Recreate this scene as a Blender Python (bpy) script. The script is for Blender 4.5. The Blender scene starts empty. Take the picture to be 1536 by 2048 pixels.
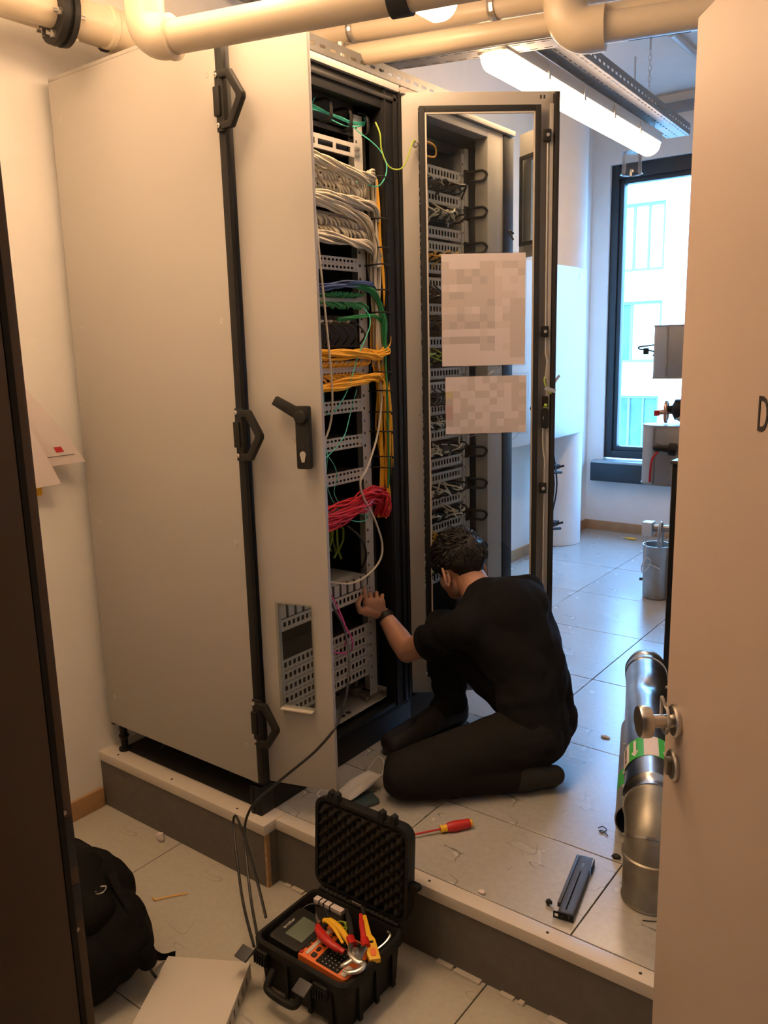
import bpy, bmesh, math, random
from mathutils import Vector, Matrix, noise
random.seed(7)
S = bpy.context.scene
COL = S.collection
PI = math.pi
# ------------------------------------------------------------------ camera, world, exposure
cam_d = bpy.data.cameras.new('camera'); cam = bpy.data.objects.new('camera', cam_d); COL.objects.link(cam)
_r = Vector((0.79958, 0.60004, -0.02485)); _u = Vector((-0.09934, 0.17296, 0.97991)); _f = Vector((-0.59228, 0.78105, -0.19790))
cam.matrix_world = Matrix(((_r.x, _u.x, -_f.x, 1.7796), (_r.y, _u.y, -_f.y, -1.6565), (_r.z, _u.z, -_f.z, 1.4715), (0, 0, 0, 1)))
cam_d.sensor_fit = 'VERTICAL'; cam_d.sensor_height = 24.0; cam_d.lens = 1645.28 / 2048 * 24.0
cam_d.clip_start = 0.05; cam_d.clip_end = 200
S.camera = cam
S.view_settings.view_transform = 'Standard'; S.view_settings.look = 'None'; S.view_settings.gamma = 1.0
S.view_settings.use_curve_mapping = False
S.view_settings.exposure = 0.0
S.cycles.use_denoising = True
S.cycles.max_bounces = 9; S.cycles.diffuse_bounces = 5; S.cycles.glossy_bounces = 4; S.cycles.transmission_bounces = 6; S.cycles.transparent_max_bounces = 12
S.cycles.sample_clamp_indirect = 6.0; S.cycles.caustics_reflective = False; S.cycles.caustics_refractive = False
LAMP_COL = (1.0, 0.63, 0.345); LAMP_STR = 31.0
w = bpy.data.worlds.new('world'); S.world = w; w.use_nodes = True
nt = w.node_tree; bg = nt.nodes['Background']
bg.inputs['Color'].default_value = (0.17, 0.47, 1.0, 1); bg.inputs['Strength'].default_value = 38.0
por = bpy.data.lights.new('window_portal', 'AREA'); por.shape = 'RECTANGLE'; por.size = 1.3; por.size_y = 2.2; por.cycles.is_portal = True
po = bpy.data.objects.new('window_portal', por); COL.objects.link(po); po.location = (-0.02, 4.62, 1.66); po.rotation_euler = (-PI/2, 0, 0)

# ------------------------------------------------------------------ materials
def mat(name, col, rough=0.5, metal=0.0, nscale=0, namt=0.0, bump=0.0, bscale=60, coat=0.0, rand=0.0, spec=None):
    m = bpy.data.materials.new(name); m.use_nodes = True
    n = m.node_tree.nodes; l = m.node_tree.links; b = n['Principled BSDF']
    b.inputs['Base Color'].default_value = (*col, 1); b.inputs['Roughness'].default_value = rough; b.inputs['Metallic'].default_value = metal
    if coat: b.inputs['Coat Weight'].default_value = coat
    if spec is not None: b.inputs['Specular IOR Level'].default_value = spec
    if namt or rand or bump:
        tc = n.new('ShaderNodeTexCoord')
    if namt or rand:
        hsv = n.new('ShaderNodeHueSaturation'); hsv.inputs['Color'].default_value = (*col, 1)
        v = n.new('ShaderNodeMath'); v.operation = 'ADD'; v.inputs[0].default_value = 1.0
        if namt:
            t = n.new('ShaderNodeTexNoise'); t.inputs['Scale'].default_value = nscale; t.inputs['Detail'].default_value = 5
            l.new(tc.outputs['Object'], t.inputs['Vector'])
            mr = n.new('ShaderNodeMapRange'); mr.inputs['From Min'].default_value = 0.3; mr.inputs['From Max'].default_value = 0.7
            mr.inputs['To Min'].default_value = 1 - namt; mr.inputs['To Max'].default_value = 1 + namt
            l.new(t.outputs['Fac'], mr.inputs['Value']); l.new(mr.outputs['Result'], v.inputs[0])
        if rand:
            oi = n.new('ShaderNodeObjectInfo'); m2 = n.new('ShaderNodeMapRange')
            m2.inputs['To Min'].default_value = -rand; m2.inputs['To Max'].default_value = rand
            l.new(oi.outputs['Random'], m2.inputs['Value']); l.new(m2.outputs['Result'], v.inputs[1])
        else: v.inputs[1].default_value = 0
        l.new(v.outputs[0], hsv.inputs['Value']); l.new(hsv.outputs['Color'], b.inputs['Base Color'])
    if bump:
        t2 = n.new('ShaderNodeTexNoise'); t2.inputs['Scale'].default_value = bscale; t2.inputs['Detail'].default_value = 4
        l.new(tc.outputs['Object'], t2.inputs['Vector'])
        bp = n.new('ShaderNodeBump'); bp.inputs['Strength'].default_value = bump; bp.inputs['Distance'].default_value = 0.004
        l.new(t2.outputs['Fac'], bp.inputs['Height']); l.new(bp.outputs['Normal'], b.inputs['Normal'])
    return m
def emit(name, col, st):
    m = bpy.data.materials.new(name); m.use_nodes = True; n = m.node_tree.nodes; n.clear()
    e = n.new('ShaderNodeEmission'); o = n.new('ShaderNodeOutputMaterial'); e.inputs['Color'].default_value = (*col, 1); e.inputs['Strength'].default_value = st
    m.node_tree.links.new(e.outputs[0], o.inputs[0]); return m
def glass(name, tint, refl=0.5, spec=1.45):
    m = bpy.data.materials.new(name); m.use_nodes = True; n = m.node_tree.nodes; n.clear(); l = m.node_tree.links
    t = n.new('ShaderNodeBsdfTransparent'); g = n.new('ShaderNodeBsdfGlossy'); mx = n.new('ShaderNodeMixShader'); f = n.new('ShaderNodeFresnel'); o = n.new('ShaderNodeOutputMaterial')
    t.inputs['Color'].default_value = (*tint, 1); g.inputs['Roughness'].default_value = 0.02; f.inputs['IOR'].default_value = spec
    ml = n.new('ShaderNodeMath'); ml.operation = 'MULTIPLY'; ml.inputs[1].default_value = refl
    l.new(f.outputs[0], ml.inputs[0]); l.new(ml.outputs[0], mx.inputs[0]); l.new(t.outputs[0], mx.inputs[1]); l.new(g.outputs[0], mx.inputs[2]); l.new(mx.outputs[0], o.inputs[0])
    return m
def floor_mat(name, col, rough, scratch, rand):
    m = mat(name, col, rough, 0, 2.2, 0.05, rand=rand)
    n = m.node_tree.nodes; l = m.node_tree.links; b = n['Principled BSDF']; tc = [x for x in n if x.type == 'TEX_COORD'][0]
    src = b.inputs['Base Color'].links[0].from_socket
    fine = n.new('ShaderNodeTexNoise'); fine.inputs['Scale'].default_value = 55; fine.inputs['Detail'].default_value = 6; l.new(tc.outputs['Object'], fine.inputs['Vector'])
    mr = n.new('ShaderNodeMapRange'); mr.inputs['From Min'].default_value = 0.35; mr.inputs['From Max'].default_value = 0.7; mr.inputs['To Min'].default_value = 0.95; mr.inputs['To Max'].default_value = 1.04
    l.new(fine.outputs['Fac'], mr.inputs['Value'])
    mx = n.new('ShaderNodeMix'); mx.data_type = 'RGBA'; mx.blend_type = 'MULTIPLY'; mx.inputs[0].default_value = 1.0
    l.new(src, mx.inputs[6]); l.new(mr.outputs['Result'], mx.inputs[7])
    # thin scuffs: stretched voronoi edges masked by noise
    mp = n.new('ShaderNodeMapping'); mp.inputs['Scale'].default_value = (2.3, 5.2, 1); mp.inputs['Rotation'].default_value = (0, 0, 0.7); l.new(tc.outputs['Object'], mp.inputs['Vector'])
    vo = n.new('ShaderNodeTexNoise'); vo.inputs['Scale'].default_value = 1.7; vo.inputs['Detail'].default_value = 1.5; l.new(mp.outputs[0], vo.inputs['Vector'])
    sb = n.new('ShaderNodeMath'); sb.operation = 'SUBTRACT'; sb.inputs[1].default_value = 0.5; l.new(vo.outputs['Fac'], sb.inputs[0])
    ab = n.new('ShaderNodeMath'); ab.operation = 'ABSOLUTE'; l.new(sb.outputs[0], ab.inputs[0])
    lt = n.new('ShaderNodeMath'); lt.operation = 'LESS_THAN'; lt.inputs[1].default_value = 0.0028; l.new(ab.outputs[0], lt.inputs[0]); r2 = lt
    mk = n.new('ShaderNodeTexNoise'); mk.inputs['Scale'].default_value = 6.0; l.new(tc.outputs['Object'], mk.inputs['Vector'])
    r3 = n.new('ShaderNodeMapRange'); r3.inputs['From Min'].default_value = 0.50; r3.inputs['From Max'].default_value = 0.57; l.new(mk.outputs['Fac'], r3.inputs['Value'])
    ml = n.new('ShaderNodeMath'); ml.operation = 'MULTIPLY'; l.new(r2.outputs[0], ml.inputs[0]); l.new(r3.outputs['Result'], ml.inputs[1])
    m3 = n.new('ShaderNodeMath'); m3.operation = 'MULTIPLY'; m3.inputs[1].default_value = scratch; l.new(ml.outputs[0], m3.inputs[0])
    m4 = n.new('ShaderNodeMix'); m4.data_type = 'RGBA'; l.new(m3.outputs[0], m4.inputs[0]); l.new(mx.outputs[2], m4.inputs[6]); m4.inputs[7].default_value = (col[0]*.35, col[1]*.33, col[2]*.32, 1)
    l.new(m4.outputs[2], b.inputs['Base Color'])
    rr = n.new('ShaderNodeMapRange'); rr.inputs['To Min'].default_value = rough - 0.02; rr.inputs['To Max'].default_value = rough + 0.05; l.new(mk.outputs['Fac'], rr.inputs['Value']); l.new(rr.outputs['Result'], b.inputs['Roughness'])
    return m
M = dict(
    wall=mat('white_plaster', (.80, .78, .74), .85, 0, 9, .02, .12, 120),
    ceil=mat('ceiling_paint', (.76, .74, .70), .9, 0, 5, .03),
    floor=floor_mat('grey_linoleum', (.47, .445, .375), .42, .4, .02),
    pfloor=floor_mat('grey_panel_floor', (.40, .385, .35), .25, .8, .05),
    joint=mat('dark_joint', (.035, .03, .028), .8),
    riser=mat('grey_brown_board', (.125, .112, .10), .6, 0, 30, .08),
    trim=mat('cream_edge_profile', (.60, .545, .47), .35),
    chip=mat('raw_chipboard_edge', (.42, .26, .13), .8, 0, 60, .2),
    wood=mat('oak_skirting', (.40, .23, .11), .5, 0, 14, .12),
    jamb=mat('brown_door_frame', (.105, .07, .05), .45, 0, 8, .06),
    doorp=mat('door_leaf_laminate', (.50, .40, .34), .5, 0, 6, .02),
    grey=mat('light_grey_powder_coat', (.40, .378, .348), .5, 0, 3, .012, .06, 260),
    rail=mat('grey_sheet_steel', (.50, .485, .45), .42, 0, 25, .04),
    greyd=mat('inner_grey_sheet', (.44, .435, .41), .55),
    dark=mat('dark_interior', (.02, .019, .018), .7),
    blackm=mat('black_powder_coat', (.009, .009, .0095), .5, spec=.3),
    blackp=mat('black_plastic', (.010, .0095, .009), .55, bump=.05, bscale=400, spec=.35),
    caseb=mat('case_black_plastic', (.007, .007, .0066), .6, bump=.15, bscale=180, spec=.3),
    foam=mat('egg_crate_foam', (.021, .0185, .0165), .95, spec=.1),
    rubber=mat('black_rubber', (.012, .012, .012), .75),
    steel=mat('bright_steel', (.62, .60, .57), .28, 1.0, 12, .06),
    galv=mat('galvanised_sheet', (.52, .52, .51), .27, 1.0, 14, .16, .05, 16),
    galvd=mat('dull_galvanised', (.40, .395, .375), .45, .75, 20, .10),
    tray=mat('tray_zinc', (.24, .235, .225), .5, .4, 20, .08),
    galvo=mat('shaded_galvanised', (.30, .28, .235), .42, .85, 18, .16),  # darker olive zinc, shade of the duct's lower pieces put into the colour
    pvc=mat('beige_pipe', (.58, .49, .36), .38, 0, 8, .03),
    white=mat('white_enamel', (.58, .58, .57), .35),
    lampw=mat('lamp_housing_grey', (.58, .56, .52), .5),
    paper=mat('paper', (.72, .64, .63), .85),
    paperw=mat('office_paper', (.70, .62, .60), .85),
    red=mat('red_print', (.55, .03, .04), .6), inkd=mat('grey_print', (.10, .09, .10), .7),
    yellow=mat('yellow_plastic', (.85, .48, .02), .4), redp=mat('red_handle', (.50, .018, .014), .38), orange=mat('orange_plastic', (.85, .19, .04), .42),
    orangec=mat('orange_conduit', (.72, .20, .10), .5),
    lcd=mat('lcd_grey_green', (.13, .16, .125), .25),
    cwhite=mat('cord_white', (.60, .55, .44), .5), cyel=mat('cord_yellow', (.86, .44, .03), .45), cgreen=mat('cord_green', (.02, .22, .07), .45),
    cblue=mat('cord_blue', (.05, .09, .26), .45), cred=mat('cord_red', (.60, .015, .03), .42), cteal=mat('fibre_turquoise', (.10, .62, .46), .4),
    cpink=mat('cord_pink', (.62, .09, .30), .45), cblk=mat('cord_black', (.013, .013, .013), .42), cgy=mat('earth_green_yellow', (.34, .46, .05), .45),
    shirt=mat('black_cotton', (.0085, .0085, .0092), .95, spec=.15, bump=.25, bscale=500), jeans=mat('black_denim', (.0155, .0145, .0135), .95, spec=.12, bump=.3, bscale=420),
    sock=mat('black_sneaker', (.012, .011, .011), .75), sole=mat('grey_sole', (.025, .022, .02), .8),
    skin=mat('skin', (.52, .265, .165), .52, 0, 30, .05), hair=mat('dark_hair', (.0075, .005, .004), .5, 0, 60, .35, .8, 120),
    eye=mat('eye_white', (.7, .7, .68), .3), nail=mat('nail', (.60, .34, .25), .35),
    green=mat('sticker_green', (.05, .42, .05), .45), maskw=mat('mask_white', (.72, .70, .68), .85), phone=mat('phone_slate', (.045, .075, .085), .3),
    bag=mat('black_nylon', (.0045, .0042, .004), .85, spec=.15, bump=.5, bscale=60), plate=mat('anthracite_sheet', (.045, .048, .055), .5), shroud=mat('shroud_sheet', (.11, .10, .09), .6),
    shelf=mat('light_grey_shelf', (.62, .575, .50), .45), facade=mat('cream_render', (.74, .66, .56), .9), fglass=mat('facade_glass', (.045, .085, .07), .3, 0, 1.1, .5, spec=.25), fglassl=mat('facade_blind', (.48, .46, .40), .5, 0, 1.3, .3), fframe=mat('facade_frame', (.09, .12, .09), .5), jacket=mat('jacket_sheet', (.46, .44, .41), .42, .7, 6, .08),
    winf=mat('anthracite_frame', (.018, .023, .026), .45), pane=glass('window_glass', (.96, .98, 1.0), .35), tint=glass('cabinet_glass', (.90, .92, .90), .5, 1.5),
    clear=glass('clear_plastic', (.94, .94, .94), .6), key=mat('key_dark', (.02, .018, .017), .5), keyw=mat('key_white', (.62, .58, .54), .5),
    brass=mat('grey_cast_clamp', (.30, .28, .25), .5, .6), lensf=mat('lens', (.1, .1, .1), .1),
)
M['pfloor'].node_tree.nodes['Principled BSDF'].inputs['Specular IOR Level'].default_value = .85
M['lamp'] = emit('lamp_diffuser', LAMP_COL, LAMP_STR)

# ------------------------------------------------------------------ builders
class MB:
    def __init__(s): s.v = []; s.f = []; s.M = Matrix.Identity(4); s.mi = []; s.cur = 0
    def add(s, vs, fs):
        b = len(s.v); s.v += [s.M @ Vector(p) for p in vs]; s.f += [[i + b for i in f] for f in fs]; s.mi += [s.cur] * len(fs); return s
    def box(s, x0, x1, y0, y1, z0, z1):
        vs = [(x0,y0,z0),(x1,y0,z0),(x1,y1,z0),(x0,y1,z0),(x0,y0,z1),(x1,y0,z1),(x1,y1,z1),(x0,y1,z1)]
        return s.add(vs, [[0,3,2,1],[4,5,6,7],[0,1,5,4],[1,2,6,5],[2,3,7,6],[3,0,4,7]])
    def frame(s, p0, p1):
        d = (Vector(p1) - Vector(p0)); L = d.length; d = d / L if L else Vector((0,0,1))
        a = Vector((0,0,1)) if abs(d.z) < .9 else Vector((1,0,0)); u = d.cross(a).normalized(); v = d.cross(u); return d, u, v
    def cone(s, p0, p1, r0, r1, n=16, caps=True):
        d, u, v = s.frame(p0, p1); p0 = Vector(p0); p1 = Vector(p1); vs = []; fs = []
        for p, r in ((p0, r0), (p1, r1)):
            for i in range(n):
                a = 2*PI*i/n; vs.append(p + (u*math.cos(a) + v*math.sin(a))*r)
        for i in range(n): fs.append([i, i+n, (i+1) % n + n, (i+1) % n])
        if caps: fs += [list(range(n)), list(range(2*n-1, n-1, -1))]
        return s.add(vs, fs)
    def cyl(s, p0, p1, r, n=16, caps=True): return s.cone(p0, p1, r, r, n, caps)
    def lathe(s, p0, ax, prof, n=24, a0=0, a1=2*PI):
        p0 = Vector(p0); d, u, v = s.frame(p0, p0 + Vector(ax)); vs = []; fs = []; full = abs(a1 - a0 - 2*PI) < 1e-6; m = n if full else n + 1
        for h, r in prof:
            for i in range(m):
                a = a0 + (a1-a0)*i/n; vs.append(p0 + d*h + (u*math.cos(a) + v*math.sin(a))*r)
        for k in range(len(prof)-1):
            for i in range(n):
                j = (i+1) % m; fs.append([k*m+i, (k+1)*m+i, (k+1)*m+j, k*m+j])
        return s.add(vs, fs)
    def tube(s, pts, r, n=8, smooth=0, closed=False, flat=None):
        P = [Vector(p) for p in pts]
        if smooth: P = spline(P, smooth, closed)
        N = len(P); T = []
        for i in range(N):
            a = P[(i-1) % N] if (closed or i > 0) else P[i]; b = P[(i+1) % N] if (closed or i < N-1) else P[i]
            t = b - a; T.append(t.normalized() if t.length > 1e-9 else Vector((0,0,1)))
        ref = Vector((0,0,1)) if abs(T[0].z) < .9 else Vector((1,0,0)); u = T[0].cross(ref).normalized(); vs = []; fs = []
        for i in range(N):
            u = (u - T[i]*u.dot(T[i])); u = u.normalized() if u.length > 1e-9 else T[i].orthogonal().normalized(); v = T[i].cross(u)
            rr = r[i*len(r)//N] if isinstance(r, (list, tuple)) else r
            for k in range(n):
                a = 2*PI*k/n; vs.append(P[i] + u*math.cos(a)*rr + v*math.sin(a)*rr*(flat or 1))
        for i in range(N if closed else N-1):
            i2 = (i+1) % N
            for k in range(n): fs.append([i*n+k, i*n+(k+1) % n, i2*n+(k+1) % n, i2*n+k])
        if not closed: fs += [list(range(n-1, -1, -1)), [ (N-1)*n+k for k in range(n)]]
        return s.add(vs, fs)
    def prism(s, poly, O, U, V, h):           # poly in (u,v), extruded along U x V by h
        O, U, V = Vector(O), Vector(U), Vector(V); W = U.cross(V).normalized()*h; n = len(poly)
        vs = [O + U*a + V*b for a, b in poly] + [O + U*a + V*b + W for a, b in poly]
        fs = [list(range(n-1, -1, -1)), list(range(n, 2*n))] + [[i, (i+1) % n, (i+1) % n + n, i+n] for i in range(n)]
        return s.add(vs, fs)
    def slots(s, O, U, V, uc, vc, t=0.0015):  # plate with rectangular holes; uc, vc: (length, is_hole) runs
        O, U, V = Vector(O), Vector(U).normalized(), Vector(V).normalized(); W = U.cross(V)*t
        us = [0]; vs_ = [0]
        for a, _ in uc: us.append(us[-1] + a)
        for a, _ in vc: vs_.append(vs_[-1] + a)
        nu, nv = len(us), len(vs_); pts = [O + U*a + V*b for b in vs_ for a in us]; pts += [p + W for p in pts]; n = nu*nv; fs = []
        solid = lambda i, j: 0 <= i < nu-1 and 0 <= j < nv-1 and not (uc[i][1] and vc[j][1])
        for j in range(nv-1):
            for i in range(nu-1):
                if not solid(i, j): continue
                a, b, c, d = j*nu+i, j*nu+i+1, (j+1)*nu+i+1, (j+1)*nu+i
                fs += [[a, d, c, b], [a+n, b+n, c+n, d+n]]
                if not solid(i, j-1): fs.append([a, b, b+n, a+n])
                if not solid(i+1, j): fs.append([b, c, c+n, b+n])
                if not solid(i, j+1): fs.append([c, d, d+n, c+n])
                if not solid(i-1, j): fs.append([d, a, a+n, d+n])
        return s.add(pts, fs)
    def ball(s, c, r, n=12, m=8, sc=(1,1,1)):
        c = Vector(c); vs = [c + Vector((0,0,r*sc[2]))]; fs = []
        for j in range(1, m):
            t = PI*j/m
            for i in range(n):
                a = 2*PI*i/n; vs.append(c + Vector((math.sin(t)*math.cos(a)*r*sc[0], math.sin(t)*math.sin(a)*r*sc[1], math.cos(t)*r*sc[2])))
        vs.append(c - Vector((0,0,r*sc[2]))); L = len(vs)-1
        for i in range(n):
            fs.append([0, 1+i, 1+(i+1) % n]); fs.append([L, 1+(m-2)*n+(i+1) % n, 1+(m-2)*n+i])
        for j in range(m-2):
            for i in range(n): fs.append([1+j*n+i, 1+(j+1)*n+i, 1+(j+1)*n+(i+1) % n, 1+j*n+(i+1) % n])
        return s.add(vs, fs)
def spline(P, k, closed=False):
    out = []; N = len(P)
    for i in range(N if closed else N-1):
        g = lambda j: P[j % N] if closed else P[max(0, min(N-1, j))]
        a, b, c, d = g(i-1), g(i), g(i+1), g(i+2)
        for q in range(k):
            t = q/k; out.append(.5*((2*b) + (c-a)*t + (2*a-5*b+4*c-d)*t*t + (3*b-a-3*c+d)*t**3))
    if not closed: out.append(P[-1])
    return out
def wpos(o):
    p = Vector((0,0,0))
    while o is not None: p += o.location; o = o.parent
    return p
def obj(name, mb, m, parent=None, smooth=False, bevel=0, kind=None, label=None, loc=None, seg=2):
    me = bpy.data.meshes.new(name); off = wpos(parent) if parent else Vector((0,0,0))
    if loc is not None: L = Vector(loc); off = L
    me.from_pydata([tuple(v - off) for v in mb.v], [], mb.f)
    ms = m if isinstance(m, (list, tuple)) else [m]
    for x in ms: me.materials.append(M[x] if isinstance(x, str) else x)
    if len(ms) > 1: me.polygons.foreach_set('material_index', mb.mi)
    bm = bmesh.new(); bm.from_mesh(me); bmesh.ops.recalc_face_normals(bm, faces=bm.faces)
    if bevel: bmesh.ops.bevel(bm, geom=[e for e in bm.edges if len(e.link_faces) == 2 and e.calc_face_angle(0) > .6], offset=bevel, segments=seg, affect='EDGES', profile=.6)
    bm.to_mesh(me); bm.free()
    if smooth or bevel:
        for p in me.polygons: p.use_smooth = True
        me.set_sharp_from_angle(angle=.7)
    o = bpy.data.objects.new(name, me); COL.objects.link(o)
    if parent: o.parent = parent
    elif loc is not None: o.location = loc
    if kind: o['kind'] = kind
    if label: o['label'] = label
    return o
def tag(o, label, cat, group=None):
    o['label'] = label; o['category'] = cat
    if group: o['group'] = group
    return o
def thing(name, label, cat, loc=(0,0,0), group=None):
    o = bpy.data.objects.new(name, None); o.empty_display_size = .05; COL.objects.link(o); o.location = loc
    return tag(o, label, cat, group)
def struct(name, mb, m, parent=None, **k):
    return obj(name, mb, m, parent, kind=None if parent else 'structure', **k)
def text(name, s, size, mtx, m, parent, depth=.0006, sx=1):
    c = bpy.data.curves.new(name, 'FONT'); c.body = s; c.size = size; c.extrude = depth; c.align_x = 'CENTER'; c.align_y = 'CENTER'; c.resolution_u = 3
    t = bpy.data.objects.new(name, c); me = bpy.data.meshes.new_from_object(t); bpy.data.objects.remove(t)
    me.transform(Matrix.Translation(-wpos(parent)) @ mtx @ Matrix.Diagonal((sx, 1, 1, 1))); me.materials.clear(); me.materials.append(M[m])
    o = bpy.data.objects.new(name, me); COL.objects.link(o); o.parent = parent; return o
def mtx(O, U, V):
    U, V = Vector(U).normalized(), Vector(V).normalized(); W = U.cross(V).normalized(); V = W.cross(U)
    return Matrix(((U.x,V.x,W.x,O[0]),(U.y,V.y,W.y,O[1]),(U.z,V.z,W.z,O[2]),(0,0,0,1)))
def one(*a): return MB().box(*a)
def rrect(w, h, r, n=5):
    P = []
    for cx, cy, a in ((w-r, h-r, 0), (r, h-r, PI/2), (r, r, PI), (w-r, r, 1.5*PI)):
        for i in range(n+1): P.append((cx + r*math.cos(a + PI/2*i/n), cy + r*math.sin(a + PI/2*i/n)))
    return P
def bundle(paths, n, R, r, ns=5, k=5, twist=1.0, jit=.35, seed=0):
    rnd = random.Random(seed); mb = MB()
    P = spline([Vector(p) for p in paths], k); N = len(P)
    for c in range(n):
        rad = R*math.sqrt(rnd.random()); ph = rnd.random()*2*PI; tw = twist*(rnd.random()*.8+.6); wob = rnd.random()*6; pts = []
        for i, p in enumerate(P):
            t = (P[min(i+1, N-1)] - P[max(i-1, 0)]).normalized(); a = Vector((0,0,1)) if abs(t.z) < .8 else Vector((0,1,0)); u = t.cross(a).normalized(); v = t.cross(u)
            an = ph + tw*2*i/N*PI*.5; q = rad*(1 + jit*math.sin(wob + i*.7))
            pts.append(p + u*math.cos(an)*q + v*math.sin(an)*q)
        mb.tube(pts, r, ns)
    return mb
# ------------------------------------------------------------------ the room shell
ZF = -0.22; ZC = 3.12; XL = -0.83; XR = 2.45; YB = 4.45; YF = -1.17
fl = struct('floor', one(XL-.3, XR+.3, -3.5, YB+.3, ZF-.12, ZF-.004), 'joint')
def tiles(parent, m, x0, x1, y0, y1, ox, oy, z, g=.0016, cut=None):
    cache = {}
    i0 = math.floor((x0-ox)/.6); j0 = math.floor((y0-oy)/.6)
    for i in range(i0, math.ceil((x1-ox)/.6)+1):
        for j in range(j0, math.ceil((y1-oy)/.6)+1):
            a, b = max(x0, ox+.6*i), min(x1, ox+.6*i+.6); c, d = max(y0, oy+.6*j), min(y1, oy+.6*j+.6)
            if b-a < .01 or d-c < .01: continue
            k = (round(b-a, 4), round(d-c, 4)); zz = z + random.uniform(-.0006, 0)
            if k not in cache:
                mb = one(g, k[0]-g, g, k[1]-g, -.02, 0); o = obj('floor_tile', mb, m, None, bevel=.0012, seg=1); cache[k] = o.data; o.parent = parent
            else:
                o = bpy.data.objects.new('floor_tile', cache[k]); COL.objects.link(o); o.parent = parent
            o.location = Vector((a, c, zz)) - wpos(parent)
tiles(fl, 'floor', XL, XR, YF, .03, -.385, -.577, ZF)
tiles(fl, 'floor', .3, 2.6, -3.3, YF, -.385, -.577, ZF)
pf = struct('floor', one(XL-.2, XR+.2, .06, YB+.2, -.16, -.004), 'joint'); pf.name = 'floor.001'
tiles(pf, 'pfloor', XL, XR, .066, YB, -.169, .42, 0.0)
# platform front: right run and the box that stands proud under the cabinet
struct('trim_1', one(.036, XR, .02, .10, ZF, -.034), 'riser')
mb = MB(); mb.box(.046, XR, .014, .064, -.034, .0008); t1 = struct('trim_2', mb, 'trim', bevel=.003)
for x in (.62, .98, 1.22, .30): obj('screw', MB().cyl((x, .04, .0006), (x, .04, .0014), .0042, 10), 'dark', t1)
bx = struct('trim_3', one(XL, .036, -.03, .02, ZF, -.034), 'riser')
obj('end_board', MB().box(.036, .046, -.0295, -.016, ZF, -.034), 'chip', bx, label='raw chipboard edge at the corner of the proud platform box'); obj('end_panel', MB().box(.036, .0455, -.0155, .0195, ZF, -.034), 'riser', bx)
mb = MB(); mb.box(XL, .046, -.036, .064, -.034, .0014); t3 = struct('trim_4', mb, 'trim', bevel=.003)
for x in (-.74, -.43, -.10): obj('screw', MB().cyl((x, -.012, .001), (x, -.012, .0022), .0042, 10), 'dark', t3)
mb = MB()
for a_, b_ in ((.075, .10), (.108, .155), (.16, .19), (.66, .71), (.72, .80), (.86, .90), (.915, .93), (1.0, 1.10), (1.13, 1.2)): mb.box(a_, b_, .008-random.random()*.006, .021, ZF, ZF+.003+random.random()*.004)
struct('trim_5', mb, 'trim')
mb = one(XL-.25, XL, -1.4, YB+.3, -.4, ZC+.2); struct('wall_left', mb, 'wall')
WX0, WX1, WZ0, WZ1 = -.70, .66, .575, 2.72
mb = MB(); mb.box(XL-.2, WX0, YB, YB+.3, -.3, ZC+.2); mb.box(WX1, XR+.2, YB, YB+.3, -.3, ZC+.2); mb.box(WX0, WX1, YB, YB+.3, -.3, WZ0-.03); mb.box(WX0, WX1, YB, YB+.3, WZ1, ZC+.2)
struct('wall_back', mb, 'wall')
struct('wall_right', one(XR, XR+.25, -1.4, YB+.3, -.4, ZC+.2), 'wall')
mb = MB(); mb.box(XL-.2, .86, -1.35, YF, -.4, ZC+.2); mb.box(2.03, XR+.2, -1.35, YF, -.4, ZC+.2); mb.box(.86, 2.03, -1.35, YF, 2.0, ZC+.2)
struct('wall_front', mb, 'wall')
struct('ceiling', one(XL-.2, XR+.2, -1.4, YB+.3, ZC, ZC+.2), 'ceil')
mb = MB(); mb.box(.1, .3, -3.5, -1.34, -.4, 2.7); mb.box(2.6, 2.8, -3.5, -1.34, -.4, 2.7); mb.box(.1, 2.8, -3.5, -3.3, -.4, 2.7)
struct('wall_corridor', mb, 'wall')
struct('ceiling', one(.1, 2.8, -3.5, -1.34, 2.6, 2.8), 'ceil').name = 'ceiling.001'
mb = MB(); mb.box(XL, XL+.014, -.9, -.036, ZF, ZF+.075); struct('baseboard_left', mb, 'wood', bevel=.002)
mb = MB(); mb.box(XL, WX1+1.5, YB-.014, YB, 0, .075); struct('baseboard_back', mb, 'wood', bevel=.002)
mb = MB(); mb.box(XL, XL+.014, 1.7, YB-.014, 0, .075); struct('baseboard_left', mb, 'wood', bevel=.002).name = 'baseboard_left.001'
# window: frame, sash, pane, black sill
wn = MB()
for a in ((WX0, WX0+.055, WZ0, WZ1), (WX1-.055, WX1, WZ0, WZ1), (WX0+.055, WX1-.055, WZ0, WZ0+.055), (WX0+.055, WX1-.055, WZ1-.1, WZ1)): wn.box(a[0], a[1], YB+.03, YB+.10, a[2], a[3])
win = struct('window_1', wn, 'winf', bevel=.003)
mb = MB(); x0, x1, z0, z1 = WX0+.055, WX1-.055, WZ0+.055, WZ1-.1
for a in ((x0, x0+.035, z0, z1), (x1-.035, x1, z0, z1), (x0+.035, x1-.035, z0, z0+.035), (x0+.035, x1-.035, z1-.035, z1)): mb.box(a[0], a[1], YB+.05, YB+.12, a[2], a[3])
obj('sash', mb, 'winf', win, bevel=.004)
obj('pane', one(x0+.03, x1-.03, YB+.085, YB+.089, z0+.03, z1-.03), 'pane', win)
mb = MB(); mb.box(WX0-.06, WX1+.05, YB-.09, YB+.06, WZ0-.03, WZ0-.012); obj('sill_board', mb, 'galvd', win, bevel=.002)  # paler than the black front, daylight on the sill put into its colour
obj('sill_front', one(WX0-.06, WX1+.05, YB-.092, YB-.02, WZ0-.17, WZ0-.031), 'winf', win, bevel=.003)
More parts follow.
